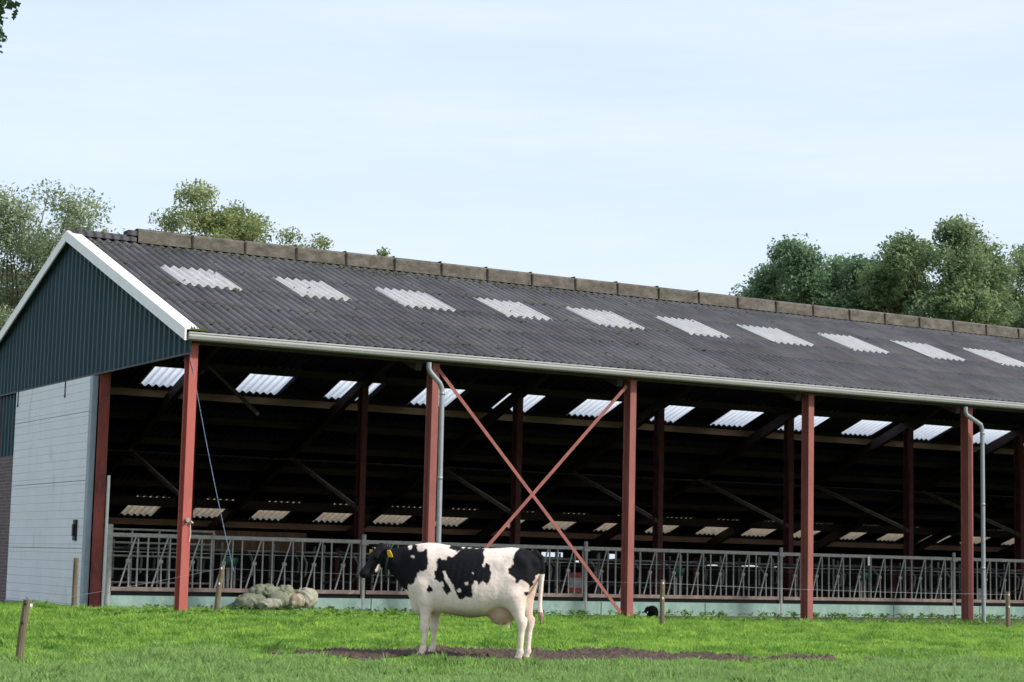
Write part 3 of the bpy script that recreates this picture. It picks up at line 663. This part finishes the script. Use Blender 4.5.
def cow_sdf(Q):
    x = Q[..., 0]; zt = np.interp(x, TA[:,0], TA[:,1]); zb = np.interp(x, TA[:,0], TA[:,2]); hw = np.interp(x, TA[:,0], TA[:,3])
    zc = (zt+zb)/2; rz = (zt-zb)/2; yy = Q[...,1]/hw; zz = (Q[...,2]-zc)/rz
    # egg section: wider low in the barrel
    wide = 1-.16*zz; q = (np.abs(yy/wide)**2.3+np.abs(zz)**2.3)**(1/2.3)
    d = (q-1)*np.minimum(hw, rz)*.9; d = np.maximum(d, np.maximum(x-1.22, -.9-x))
    for sy, fx, hx in ((1, .03, .0), (-1, 0., -.02)):
        A = lambda X_, Y_, Z_: (X_, Y_*sy, Z_)
        d = smin(d, ell(Q, A(.60,.14,1.02), (.17,.11,.30)), .14)                    # shoulder
        f = cone(Q, A(.60+fx,.19,.92), A(.54+fx,.185,.72), .11, .085)
        f = smin(f, cone(Q, A(.54+fx,.185,.72), A(.555+fx,.17,.40), .082, .052), .04)
        f = smin(f, ell(Q, A(.558+fx,.165,.385), (.055,.05,.065)), .02)              # knee
        f = smin(f, cone(Q, A(.555+fx,.162,.37), A(.565+fx,.16,.13), .036, .031), .03)
        f = smin(f, ell(Q, A(.57+fx,.16,.115), (.046,.042,.045)), .02)
        f = smin(f, cone(Q, A(.575+fx,.16,.10), A(.60+fx,.16,.04), .036, .045), .015)
        f = smin(f, cone(Q, A(.63+fx,.16,.02), A(.59+fx,.16,.02), .03, .042), .02)
        d = smin(d, f, .06)
        h = ell(Q, A(-.60,.175,1.04), (.22,.11,.30))                               # thigh
        h = smin(h, ell(Q, A(-.47+hx,.185,.86), (.14,.08,.19)), .13)                # stifle
        h = smin(h, cone(Q, A(-.60+hx,.17,.80), A(-.68+hx,.165,.52), .15, .062), .08)
        h = smin(h, ell(Q, A(-.705+hx,.162,.48), (.062,.045,.075)), .03)            # hock
        h = smin(h, cone(Q, A(-.755+hx,.16,.53), A(-.72+hx,.16,.42), .022, .03), .03)
        h = smin(h, cone(Q, A(-.705+hx,.162,.45), A(-.69+hx,.16,.14), .043, .034), .03)
        h = smin(h, ell(Q, A(-.69+hx,.16,.12), (.048,.042,.046)), .02)
        h = smin(h, cone(Q, A(-.685+hx,.16,.10), A(-.66+hx,.16,.04), .037, .045), .015)
        h = smin(h, cone(Q, A(-.63+hx,.16,.02), A(-.67+hx,.16,.02), .03, .042), .02)
        d = smin(d, h, .05)
        d = smin(d, ell(Q, A(-.84,.09,1.24), (.05,.04,.05)), .05)                  # pin bone
        d = smin(d, ell(Q, HL(-.01,.165*-sy,.03)+np.array((0,0,-.012)), (.10,.018,.045), np.stack([hl*-sy*.93+np.array((0,0,-.28)), ha, hn])), .015)   # ear
        d = smin(d, ell(Q, HL(.13,.078*-sy,.05), (.05,.03,.03), HM), .02)
    for sy in (1, -1):
        d = -smin(-d, ell(Q, (-.33,.42*sy,1.17), (.14,.11,.13)), .10)               # flank hollow
        d = -smin(-d, ell(Q, (-.68,.34*sy,1.20), (.13,.11,.13)), .09)               # between hook and pin
        d = -smin(-d, ell(Q, (.40,.41*sy,1.10), (.05,.13,.22)), .05)                # behind the shoulder
    d = d+.0035*np.sin(Q[...,0]*72+Q[...,2]*8)*np.clip(1-((Q[...,0]-.08)/.32)**2, 0, 1)*np.clip(1-((Q[...,2]-1.0)/.30)**2, 0, 1)
    u = ell(Q, (-.39,.0,.61), (.185,.165,.17)); u = smin(u, ell(Q, (-.56,0,.70), (.14,.12,.16)), .08); d = smin(d, u, .035)
    for tx_, ty_ in ((-.40,.07),(-.36,-.07),(-.49,.065),(-.47,-.065)): d = smin(d, cone(Q, (tx_,ty_,.48), (tx_-.004,ty_,.40), .018, .012), .015)
    d = smin(d, ell(Q, (.69,0,.67), (.13,.10,.14)), .07)                           # brisket
    # tail
    tl = cone(Q, (-.82,0,1.36), (-.90,0,1.30), .045, .035); P_ = [(-.90,0,1.30),(-.925,.01,1.15),(-.905,.015,.9),(-.90,.02,.68),(-.915,.02,.58),(-.92,.02,.47)]; R0 = [.04,.034,.028,.028,.036,.014]
    for i in range(5): tl = smin(tl, cone(Q, P_[i], P_[i+1], R0[i], R0[i+1]), .01)
    d = smin(d, tl, .02)
    # head
    h = ell(Q, HL(.05,0,.0), (.135,.098,.105), HM)
    h = smin(h, ell(Q, HL(-.03,0,.075), (.05,.06,.05), HM), .04)
    h = smin(h, cone(Q, HL(.10,0,-.005), HL(.36,0,-.03), .082, .056), .05)
    h = smin(h, ell(Q, HL(.385,0,-.035), (.065,.068,.056), HM), .03)
    h = smin(h, cone(Q, HL(.06,0,-.11), HL(.36,0,-.085), .06, .034), .04)
    h = smin(h, cone(Q, (1.08,0,1.23), HL(.02,0,-.02), .115, .10), .06)
    return smin(d, h, .04)
V, F = surface_nets(cow_sdf, (-1.02,-.44,-.03), (1.56,.46,1.52), .0125)
YAW = R_(14)
# coat pattern drawn on the side view (units: 1/338 m), origin as in the photographed flank
def poly_sd(px, py, poly):
    poly = np.array(poly, float); d = np.full(px.shape, 1e9); ins = np.zeros(px.shape, bool)
    for i in range(len(poly)):
        a = poly[i]; b = poly[(i+1) % len(poly)]; e = b-a; t = np.clip(((px-a[0])*e[0]+(py-a[1])*e[1])/(e@e), 0, 1)
        d = np.minimum(d, np.hypot(px-a[0]-t*e[0], py-a[1]-t*e[1]))
        c = ((a[1] > py) != (b[1] > py)) & (px < (b[0]-a[0])*(py-a[1])/(b[1]-a[1]+1e-9)+a[0]); ins ^= c
    return np.where(ins, d, -d)
near = [[(0,60),(262,90),(272,128),(285,118),(292,104),(306,104),(312,132),(330,138),(352,124),(364,165),(362,205),(345,224),(330,216),(316,240),(302,268),(290,278),(274,278),(277,308),(262,300),(255,300),(232,310),(180,330),(0,360)],
        [(400,172),(414,163),(438,170),(448,156),(480,150),(488,136),(515,114),(604,114),(610,150),(602,184),(626,178),(641,215),(638,246),(622,270),(606,256),(592,270),(570,254),(558,276),(562,326),(536,322),(510,338),(495,320),(486,292),(462,256),(440,214),(430,222),(440,254),(462,276),(466,306),(450,314),(436,296),(430,265),(396,256),(391,226),(405,200)],
        [(757,110),(800,95),(870,110),(905,160),(880,215),(846,215),(836,228),(822,258),(808,284),(796,255),(772,246),(750,264),(740,236),(715,222),(711,200),(736,180),(734,148)],
        [(366,278),(378,278),(386,292),(382,308),(372,312),(364,296)], [(786,294),(800,292),(801,312),(788,316)], [(454,104),(510,104),(512,122),(480,130),(458,122)], [(252,100),(266,100),(268,118),(256,122)]]
whites = [(535,268,9),(503,297,8),(608,187,7),(562,222,4),(292,158,7)]
nzp = lambda X_, Z_, s: .6*np.sin(X_*s+3*np.sin(Z_*s*.7))+.4*np.sin(Z_*s*1.3+2*np.sin(X_*s*1.1))
xi = V[:,0]*math.cos(YAW)+V[:,1]*math.sin(YAW); u_ = 560-xi*338/1.0; w_ = 590-V[:,2]*338
u_ = u_+4*nzp(V[:,0], V[:,2], 45)+1.0*nzp(V[:,0], V[:,2], 150); w_ = w_+4*nzp(V[:,2], V[:,0], 50)+.9*nzp(V[:,2], V[:,0], 140)
sdn = np.max([poly_sd(u_, w_, q) for q in near], axis=0)
for a, b, r in whites: sdn = np.minimum(sdn, np.hypot(u_-a, w_-b)-r)
far = [[(0,60),(270,90),(300,200),(275,305),(232,312),(180,330),(0,360)],[(380,95),(560,95),(540,180),(430,240),(380,190)],[(640,100),(830,100),(800,180),(660,170)]]
sdf_ = np.max([poly_sd(u_, w_, q) for q in far], axis=0)
bl = np.where(V[:,1] > -.02, sdn, sdf_)
loc = (V-HP)@HM.T
head = (loc[:,0] > -.04) & (V[:,0] > 1.02)
bl = np.where(head, 5, bl)
cheek = (np.hypot((u_-143)/15, (w_-222)/25) < 1); bl = np.where(cheek, -5, bl)
tail = (V[:,0] < -.872) & (np.abs(V[:,1]) < .07); bl = np.where(tail, np.where(V[:,2] > 1.10, 5, -5), bl)
black = np.clip(.5+bl/3, 0, 1)
pink = np.clip(1.25-np.sqrt(((V-np.array((-.40,0,.60)))**2/np.array((.24,.20,.17))**2).sum(-1)), 0, 1)*2.5
inner = np.clip(((-V[:,0]-.62)/.12), 0, 1)*np.clip((V[:,2]-.45)/.1, 0, 1)*np.clip((1.25-V[:,2])/.2, 0, 1)*(np.abs(V[:,1]) < .16)
pink = np.clip(pink, 0, 1)*.8; pink = np.maximum(pink, inner*.6)*(V[:,0] > -.865)
brown_tone = np.clip((.66-V[:,2])/.12, 0, 1)*(np.abs(V[:,1]) < .30)*np.clip((V[:,0]+.25)/.1, 0, 1)*np.clip((.42-V[:,0])/.1, 0, 1)*.6  # brown deepens towards the belly underside
brown_tone = np.maximum(brown_tone, np.clip((V[:,2] < .62)*tail*.8, 0, 1)); brown_tone = np.maximum(brown_tone, np.clip((.42-V[:,2])/.3, 0, 1)*np.clip(nzp(V[:,0], V[:,2], 38)+.35*nzp(V[:,1], V[:,2], 90), 0, 1)*.4); hoof = np.clip((.055-V[:,2])/.012, 0, 1)  # soiled tail tuft and lower legs
collar_z = 0
def cow_mat():
    M = mat('cow_coat', (.79,.65,.57), .8, .10, 9, .35, 22, obj=True, spec=.15); nt = M.node_tree; N = nt.nodes; L = nt.links; b = N['Principled BSDF']
    src = b.inputs['Base Color'].links[0].from_socket
    for nm, ch, col in (('coat_a', 'Green', (.50,.30,.22)), ('coat_a', 'Blue', (.22,.12,.07)), ('coat_b', 'Red', (.30,.22,.16)), ('coat_a', 'Red', (.006,.006,.0085))):
        a_ = N.new('ShaderNodeAttribute'); a_.attribute_name = nm; sp = N.new('ShaderNodeSeparateColor'); L.new(a_.outputs['Color'], sp.inputs[0])
        mx = N.new('ShaderNodeMix'); mx.data_type = 'RGBA'; L.new(sp.outputs[ch], mx.inputs[0]); L.new(src, mx.inputs[6]); mx.inputs[7].default_value = col+(1,); src = mx.outputs[2]
    L.new(src, b.inputs['Base Color']); return M
# smooth the net a little (averaging over edges)
E = np.concatenate([F[:,[0,1]],F[:,[1,2]],F[:,[2,3]],F[:,[3,0]]]); deg = np.bincount(E.ravel(), minlength=len(V))[:,None]
for _ in range(2):
    s_ = np.zeros_like(V); np.add.at(s_, E[:,0], V[E[:,1]]); np.add.at(s_, E[:,1], V[E[:,0]]); V = V*.5+s_/np.maximum(deg,1)*.5
CPX = CAM+FH*24.15+RH*((479-512)/FPX*24.15)
cow = empty('cow', (CPX.x, CPX.y, ground(CPX.x, CPX.y)+.012)); hd = -RH*math.cos(YAW)+FH*math.sin(YAW); cow.rotation_euler = (0,0,math.atan2(hd.y, hd.x)); cow.rotation_mode = 'XYZ'; cow.scale = (.965,1,.978)
tag(cow, 'black and white dairy cow with yellow ear tags standing in profile on the mud patch', 'cow')
cb = npmesh('body', V, F, cow_mat(), cow, smooth=True)
for nm, arr in (('coat_a', (black, pink, brown_tone)), ('coat_b', (hoof, hoof*0, hoof*0))):
    at = cb.data.attributes.new(nm, 'FLOAT_COLOR', 'POINT'); at.data.foreach_set('color', np.stack(list(arr)+[np.ones(len(V))], -1).astype(np.float32).ravel())
m_tag = mat('yellow_tag', (.80,.50,.01), .5, .05); m_eye = mat('eye', (.01,.008,.006), .1, .05, spec=.8)
for sy in (1, -1):
    c_ = HL(-.01,.20*-sy,.0); n_ = hn*.2+ha*.9+np.array((0,.25,0)); n_ /= np.linalg.norm(n_); s1 = np.cross(n_, (0,0,1)); s1 /= np.linalg.norm(s1); s2 = np.cross(s1, n_)
    c_ = c_+n_*.035+np.array((0,.02,0))-hl*(.03 if sy > 0 else .055)*sy; vs = []
    for dd in (-.004, .004):
        for (a_, b_) in ((-.026,.04),(.026,.04),(.045,-.005),(.043,-.055),(-.043,-.055),(-.045,-.005)): vs.append(c_+s1*a_+s2*b_+n_*dd)
    mb = MB(); mb.add(vs, [(5,4,3,2,1,0),(6,7,8,9,10,11)]+[(i,(i+1)%6,(i+1)%6+6,i+6) for i in range(6)]); mb.build('ear_tag', m_tag, cow)
    e_ = HL(.14,.092*-sy,.03); mb = MB(); N_ = 8
    vs = [tuple(e_+.017*np.array((math.cos(t)*math.sin(p_), math.sin(t)*math.sin(p_), math.cos(p_)))) for p_ in (0.3,.9,1.57,2.2,2.8) for t in np.linspace(0, 2*math.pi, N_, endpoint=False)]
    mb.add(vs, [(i*N_+j, i*N_+(j+1)%N_, (i+1)*N_+(j+1)%N_, (i+1)*N_+j) for i in range(4) for j in range(N_)]+[tuple(range(N_)), tuple(range(4*N_,5*N_))]); mb.build('eye', m_eye, cow, smooth=True)
# collar ring
mb = MB(); N_ = 32; vs = []
for xo, k_ in ((-.012,1.0),(.012,1.0),(.012,1.03),(-.012,1.03)):
    for j in range(N_):
        t = 2*math.pi*j/N_; zc_, rz_, ry_ = 1.215, .215, .15; vs.append((1.125+xo+.07*math.sin(t)*-1*.6, ry_*k_*math.cos(t), zc_+rz_*k_*math.sin(t)))
mb.add(vs, [(a*N_+j, a*N_+(j+1)%N_, ((a+1)%4)*N_+(j+1)%N_, ((a+1)%4)*N_+j) for a in range(4) for j in range(N_)]); mb.build('collar', mat('collar_webbing', (.02,.045,.03), .8, .2), cow)

# ------------------------------------------------------------------ sacks
def sack(seed, dims, mt):
    r0 = np.random.default_rng(seed); ph = r0.random(6)*6
    def fn(Q):
        a, b, c = dims; q = Q/np.array(dims); rr = (np.abs(q[...,0])**2.8+np.abs(q[...,1])**2.4+np.abs(q[...,2])**2.2)**(1/2.4)
        d = (rr-1)*min(dims)*.8
        w = .009*np.sin(Q[...,0]*26+ph[0]+4*np.sin(Q[...,1]*11+ph[1]))+.006*np.sin(Q[...,2]*38+ph[2]+3*np.sin(Q[...,0]*16+ph[3]))+.004*np.sin(Q[...,0]*60+Q[...,1]*50+ph[4])
        d = d+w
        tie = cone(Q, (a*.85,0,0), (a*1.22,0,.02), .06, .035); return smin(d, tie, .05)
    v, f = surface_nets(fn, [-q*1.35-.05 for q in dims], [q*1.35+.08 for q in dims], .018)
    return v, f
SK = [((-.62, .0), .14, (.34,.26,.17), 0.1, m_sack, 'grey green net sack lying lowest at the left end of the sack pile'),
      ((-.32,.06), .37, (.32,.22,.15), -.25, m_sack, 'grey green sack lying on top at the left of the pile'),
      ((-.02,-.06), .18, (.27,.24,.19), .5, m_sack, 'crumpled grey green sack in the middle of the pile'),
      ((-.25,-.18), .08, (.30,.2,.12), .15, m_sackw, 'pale flat sack lying low in front of the pile'),
      ((.24,.08), .34, (.17,.2,.21), .9, m_sack, 'upright rounded green sack standing on top of the middle of the pile'),
      ((.40,-.08), .15, (.18,.22,.17), 1.2, m_sackb, 'tan brown sack between the green and the cream sacks'),
      ((.70,.0), .22, (.25,.24,.24), .3, m_sackw, 'large cream sack at the right end of the pile')]
pc = hit(277, 606, 1, 3.3)
for i, ((dx, dy), zc_, dims, rz, mt, lb) in enumerate(SK):
    v, f = sack(i, dims, mt); o = npmesh('sack', v, f, mt, smooth=True); tag(o, lb, 'sack', 'sacks piled against the plinth')
    o.scale = (.78,)*3; o.location = (pc.x+dx*.84, 3.34+dy*.9-.02, -.93+zc_*.78+.03); o.rotation_euler = (random.uniform(-.15,.15), random.uniform(-.12,.12)+(1.2 if i == 4 else 0), rz)
# small black animal (cat) crouching by the post
def cat_sdf(Q):
    d = ell(Q, (0,0,.12), (.17,.085,.105)); d = smin(d, ell(Q, (-.10,0,.09), (.09,.09,.09)), .04)
    d = smin(d, ell(Q, (.15,.0,.14), (.06,.055,.055)), .04); d = smin(d, cone(Q, (.18,0,.125), (.215,0,.115), .03, .018), .02)
    for s in (1,-1):
        d = smin(d, cone(Q, (.145,.03*s,.17), (.14,.042*s,.215), .02, .006), .012)
        d = smin(d, cone(Q, (.11,.045*s,.09), (.13,.045*s,.015), .03, .02), .02); d = smin(d, cone(Q, (-.08,.07*s,.06), (-.02,.075*s,.015), .04, .02), .02)
    return smin(d, cone(Q, (-.17,0,.05), (-.10,.13,.02), .02, .015), .02)
v, f = surface_nets(cat_sdf, (-.25,-.15,-.02), (.25,.18,.25), .01)
pk = hit(652, 612, 1, 1.6); co = empty('cat', (pk.x, 1.6, ground(pk.x, 1.6)+.02)); co.scale = (.66,.9,1.05); co.rotation_euler = (0,0,math.atan2(-RH.y, -RH.x)); tag(co, 'small black cat crouching in the grass beside the thin wooden post', 'cat')
npmesh('body', v, f, mat('black_fur', (.004,.004,.005), .9, .2, spec=.05), co, smooth=True)
v, f = surface_nets(lambda Q: ell(Q, (.135,.055,.10), (.02,.015,.022)), (.1,.02,.06), (.17,.09,.14), .006); npmesh('white_bib', v, f, m_insul, co, smooth=True)

# ------------------------------------------------------------------ trees
def tree(name, base, H, crown, nclump, nleaf, leaf, mt, lb, seed, trunk=.3, group=None, sig=.55, limbs=14, cut=None, lobed=False):
    """crown: list of (dx,dy,z,rx,ry,rz) lobes; leaves gather in clumps on the lobes' shells and inside"""
    r = np.random.default_rng(seed); root = empty(name, base); tag(root, lb, 'tree', group)
    cs = []; size = []; wts = np.array([c[3]*c[5] for c in crown]); wts = wts/wts.sum()
    for i in range(max(6, nclump//5)):
        c = crown[r.choice(len(crown), p=wts)]; u = r.normal(size=3); u[2] += .35; u /= np.linalg.norm(u); L_ = .55+.55*r.random()
        st = np.array(c[:3])+r.normal(size=3)*.22*np.array(c[3:]); en = np.array(c[:3])+u*L_*np.array(c[3:])+np.array((0,0,.06*c[5]*r.random())); bend = r.normal(size=3)*.12*c[5]
        for q in (.25,.5,.7,.85,1.):
            cs.append(st*(1-q)+en*q+bend*q*(1-q)*4+r.normal(size=3)*.05*c[5]); size.append((1.15-.62*q)*(.8+.4*r.random()))
    cs = np.array(cs); size = np.array(size)
    # limbs
    mb = MB(); z1 = H*.55; mb.tube([(0,0,-.3),(0.05,0,H*.2),(-.08,.05,H*.4),(.05,0,z1),(0,0,H*.8)], [trunk*1.3,trunk,trunk*.8,trunk*.6,trunk*.2], 9); mb.build('trunk', m_bark, root, smooth=True)
    mb = MB()
    for i in r.choice(len(cs), min(limbs*3, len(cs)), replace=False):
        e = Vector(cs[i]); s = Vector((0,0,max(H*.18, min(H*.7, e.z*.62)))); mid = s.lerp(e, .5)+Vector((r.normal()*.3, r.normal()*.3, -.1*(e-s).length)); mb.tube([s, mid, e], [trunk*.17, trunk*.09, .012], 5, False)
    mb.build('limbs', m_bark, root, smooth=True)
    k = r.choice(len(cs), nleaf, p=size**1.5/(size**1.5).sum()); G3 = r.normal(size=(nleaf,3)); G3 *= np.minimum(1, 1.9/np.linalg.norm(G3, axis=1))[:,None]; P0 = cs[k]+G3*sig*size[k][:,None]*np.array((1,1,.72))
    n_ = r.normal(size=(nleaf,3)); n_[:,2] = np.abs(n_[:,2])+.3; n_ /= np.linalg.norm(n_, axis=1)[:,None]; t_ = np.cross(n_, r.normal(size=(nleaf,3))); t_ /= np.linalg.norm(t_, axis=1)[:,None]; b_ = np.cross(n_, t_)
    s = (leaf*(.5+r.random(nleaf)))[:,None]
    if cut is not None:
        ok = cut(P0+np.array(base)); P0, n_, t_, b_, s = [q[ok] for q in (P0, n_, t_, b_, s)]; nleaf = len(P0)
    if lobed:
        pr = [(-1,0),(-.72,.16),(-.5,.42),(-.3,.2),(-.05,.55),(.2,.24),(.45,.5),(.65,.2),(1,.0)]; pr = pr+[(a,-b) for a,b in pr[-2:0:-1]]
        v = np.stack([P0+t_*s*a+b_*s*b+n_*s*(.25*b*b-.1*a*a) for a, b in pr], 1).reshape(-1,3); f = np.arange(nleaf*len(pr)).reshape(-1,len(pr))
        npmesh('crown', v, f, mt, root); return root
    v = np.stack([P0-t_*s, P0-b_*s*.5+n_*s*.12, P0+t_*s, P0+b_*s*.5+n_*s*.12], 1).reshape(-1,3); f = np.arange(nleaf*4).reshape(-1,4)
    npmesh('crown', v, f, mt, root); return root
def place(px, depth): p = CAM+FH*depth+RH*((px-512)/FPX*depth); return (p.x, p.y, -.97)
# height helper: z above ground for pixel row at depth
def zz(px, py, depth): return (341+FPX*.1158+.0238*(px-512)-py)/FPX*depth*1.012+.97
def lobe(px0, py0, px, py, rx, ry_, depth, dd=0):
    """lobe centre at pixel (px,py) relative to base at px0"""
    k = depth/FPX; off = RH*((px-px0)*k)+FH*dd; return (off.x, off.y, zz(px, py, depth), rx*k, rx*k*.8, ry_*k)
def many(px0, spec, d, dd=0): return [lobe(px0,0,x,y+(15 if px0 > 600 else 4),rx,ry,d,dd*((i%3)-1)) for i,(x,y,rx,ry) in enumerate(spec)]
d = 62
tree('broadleaf_tree', place(6, d), 12, many(10, [(15,215,26,26),(40,198,20,16),(55,215,24,22),(-10,205,26,24),(75,205,14,10),(90,214,10,7),(112,226,11,6),(70,238,22,18),(25,250,30,26),(-20,260,34,34),(5,295,34,28),(40,280,28,26),(0,340,40,34),(-50,230,40,40),(95,238,16,10),(20,240,34,26),(-15,235,30,30),(15,275,44,34),(60,260,22,20),(30,320,50,30),(-20,310,40,30)], d, 1.5), 560, 42000, .06, m_leafl,
     'large loose olive green tree rising behind the gable at the left edge', 11, .30, 'trees behind the barn', sig=.46, limbs=12)
d = 66
tree('broadleaf_tree', place(216, d), 12, many(220, [(200,200,22,16),(180,212,16,12),(225,215,22,16),(205,225,30,16),(250,226,18,12),(240,238,26,12),(215,270,44,36),(165,222,8,8)], d, 1), 240, 17000, .06, m_leafm,
     'airy light green treetop showing just above the ridge near the gable', 12, .2, 'trees behind the barn', sig=.36)
tree('broadleaf_tree', place(296, d), 10, many(300, [(288,240,11,8),(318,240,9,7),(303,252,16,8),(300,290,26,30)], d), 90, 5200, .06, m_leafm,
     'small twin tufted treetop just above the ridge, right of the airy light green one', 13, .14, 'trees behind the barn', sig=.28)
tree('broadleaf_tree', place(388, d), 9.6, many(392, [(383,256,9,5),(404,256,8,5),(392,290,22,26)], d), 60, 3000, .06, m_leafm,
     'lowest treetop barely peeping over the ridge at the middle', 14, .12, 'trees behind the barn', sig=.2)
d = 88
tree('broadleaf_tree', place(826, d), 15, many(830, [(795,252,20,15),(775,270,18,14),(764,284,14,12),(800,275,24,20),(840,262,15,20),(833,280,24,20),(860,268,13,16),(865,292,22,20),(790,298,36,18),(840,310,40,24),(754,292,9,8)], d, 2), 520, 50000, .085, m_leafr,
     'darker bushy tree with several peaks above the ridge, left one of the right hand trees', 15, .34, 'trees behind the barn', sig=.55, limbs=22)
tree('broadleaf_tree', place(950, d-4), 17, many(955, [(900,252,18,18),(888,272,18,20),(930,240,22,16),(958,232,20,12),(985,243,22,14),(925,265,26,24),(960,262,28,26),(995,268,24,26),(905,295,30,24),(950,300,40,26),(1000,300,34,26),(1008,250,10,14)], d-4, 2), 620, 60000, .085, m_leafr2,
     'tallest broad crowned tree above the ridge at the right', 16, .4, 'trees behind the barn', sig=.55, limbs=26)
tree('broadleaf_tree', place(1046, d+3), 16, many(1050, [(1022,268,18,22),(1040,258,26,24),(1030,295,30,26),(1070,270,34,30),(1050,320,50,30)], d+3, 2), 300, 28000, .085, m_leafr2,
     'tree cut off by the right edge of the view above the ridge', 17, .36, 'trees behind the barn', sig=.55)
# near oak whose branch tips reach the top left corner
d = 14
def keep_oak(Pw):
    """thin the lowest outer tips"""
    return rng.random(len(Pw)) > .0
tree('oak_tree', tuple(CAM+FH*d+RH*(-7.66)+Vector((0,0,-1.45))), 7.5, [lobe(-501,0,-220,-150,150,110,d), lobe(-501,0,-150,-175,120,80,d,.3), lobe(-501,0,-330,10,190,110,d,.4), lobe(-501,0,-190,0,100,80,d,-.4), lobe(-501,0,-470,20,200,120,d,.2), lobe(-501,0,-28,-112,38,20,d), lobe(-501,0,-8,-116,28,10,d,.2), lobe(-501,0,-28,-82,22,12,d), lobe(-501,0,-12,13,14,3,d), lobe(-501,0,-50,-65,40,34,d,.3), lobe(-501,0,-420,-190,260,140,d,-.3)], 1100, 42000, .055, m_leafo,
     'dark green oak whose branch tips enter at the top left corner', 21, .22, None, sig=.2, limbs=10, lobed=True)
# ------------------------------------------------------------------ light
AZ = math.atan2(-.75, .62); EL = R_(37)
sd = Vector((math.cos(AZ)*math.cos(EL), math.sin(AZ)*math.cos(EL), math.sin(EL)))
sun = bpy.data.objects.new('sun', bpy.data.lights.new('sun', 'SUN')); C.objects.link(sun); sun.data.energy = 2.5; sun.data.angle = R_(4); sun.data.color = (1,.95,.88)
sun.rotation_euler = sd.to_track_quat('Z', 'Y').to_euler(); sun.location = (0,-40,60)
w = bpy.data.worlds.new('World'); scene.world = w; w.use_nodes = True; N = w.node_tree.nodes; L = w.node_tree.links
sk = N.new('ShaderNodeTexSky'); sk.sky_type = 'NISHITA'; sk.sun_disc = False; sk.sun_elevation = EL; sk.sun_rotation = math.atan2(sd.x, sd.y); sk.dust_density = 2.2; sk.air_density = 1.0; sk.ozone_density = 1.0
bg = N['Background']; bg.inputs[1].default_value = .13
tc = N.new('ShaderNodeTexCoord'); sp = N.new('ShaderNodeSeparateXYZ'); L.new(tc.outputs['Generated'], sp.inputs[0])
mp = N.new('ShaderNodeMapping'); mp.inputs['Scale'].default_value = (1.0,1.0,9); mp.inputs['Rotation'].default_value = (.10,.06,0); L.new(tc.outputs['Generated'], mp.inputs[0])
nz = N.new('ShaderNodeTexNoise'); nz.inputs['Scale'].default_value = 3.2; nz.inputs['Detail'].default_value = 8; nz.inputs['Roughness'].default_value = .6; L.new(mp.outputs[0], nz.inputs['Vector'])
cr = N.new('ShaderNodeValToRGB'); cr.color_ramp.elements[0].position = .38; cr.color_ramp.elements[1].position = .78; cr.color_ramp.elements[0].color = (.68,)*3+(1,); cr.color_ramp.elements[1].color = (.92,)*3+(1,); L.new(nz.outputs['Fac'], cr.inputs[0])
mx = N.new('ShaderNodeMix'); mx.data_type = 'RGBA'; L.new(cr.outputs[0], mx.inputs[0]); L.new(sk.outputs[0], mx.inputs[6]); mx.inputs[7].default_value = (4.1,4.6,5.35,1)
L.new(mx.outputs[2], bg.inputs[0])
scene.view_settings.view_transform = 'Standard'; scene.view_settings.look = 'None'; scene.view_settings.gamma = 1; scene.view_settings.exposure = .72
scene.render.engine = 'CYCLES'; scene.cycles.max_bounces = 8; scene.cycles.transparent_max_bounces = 8
scene.render.resolution_x = 1024; scene.render.resolution_y = 682
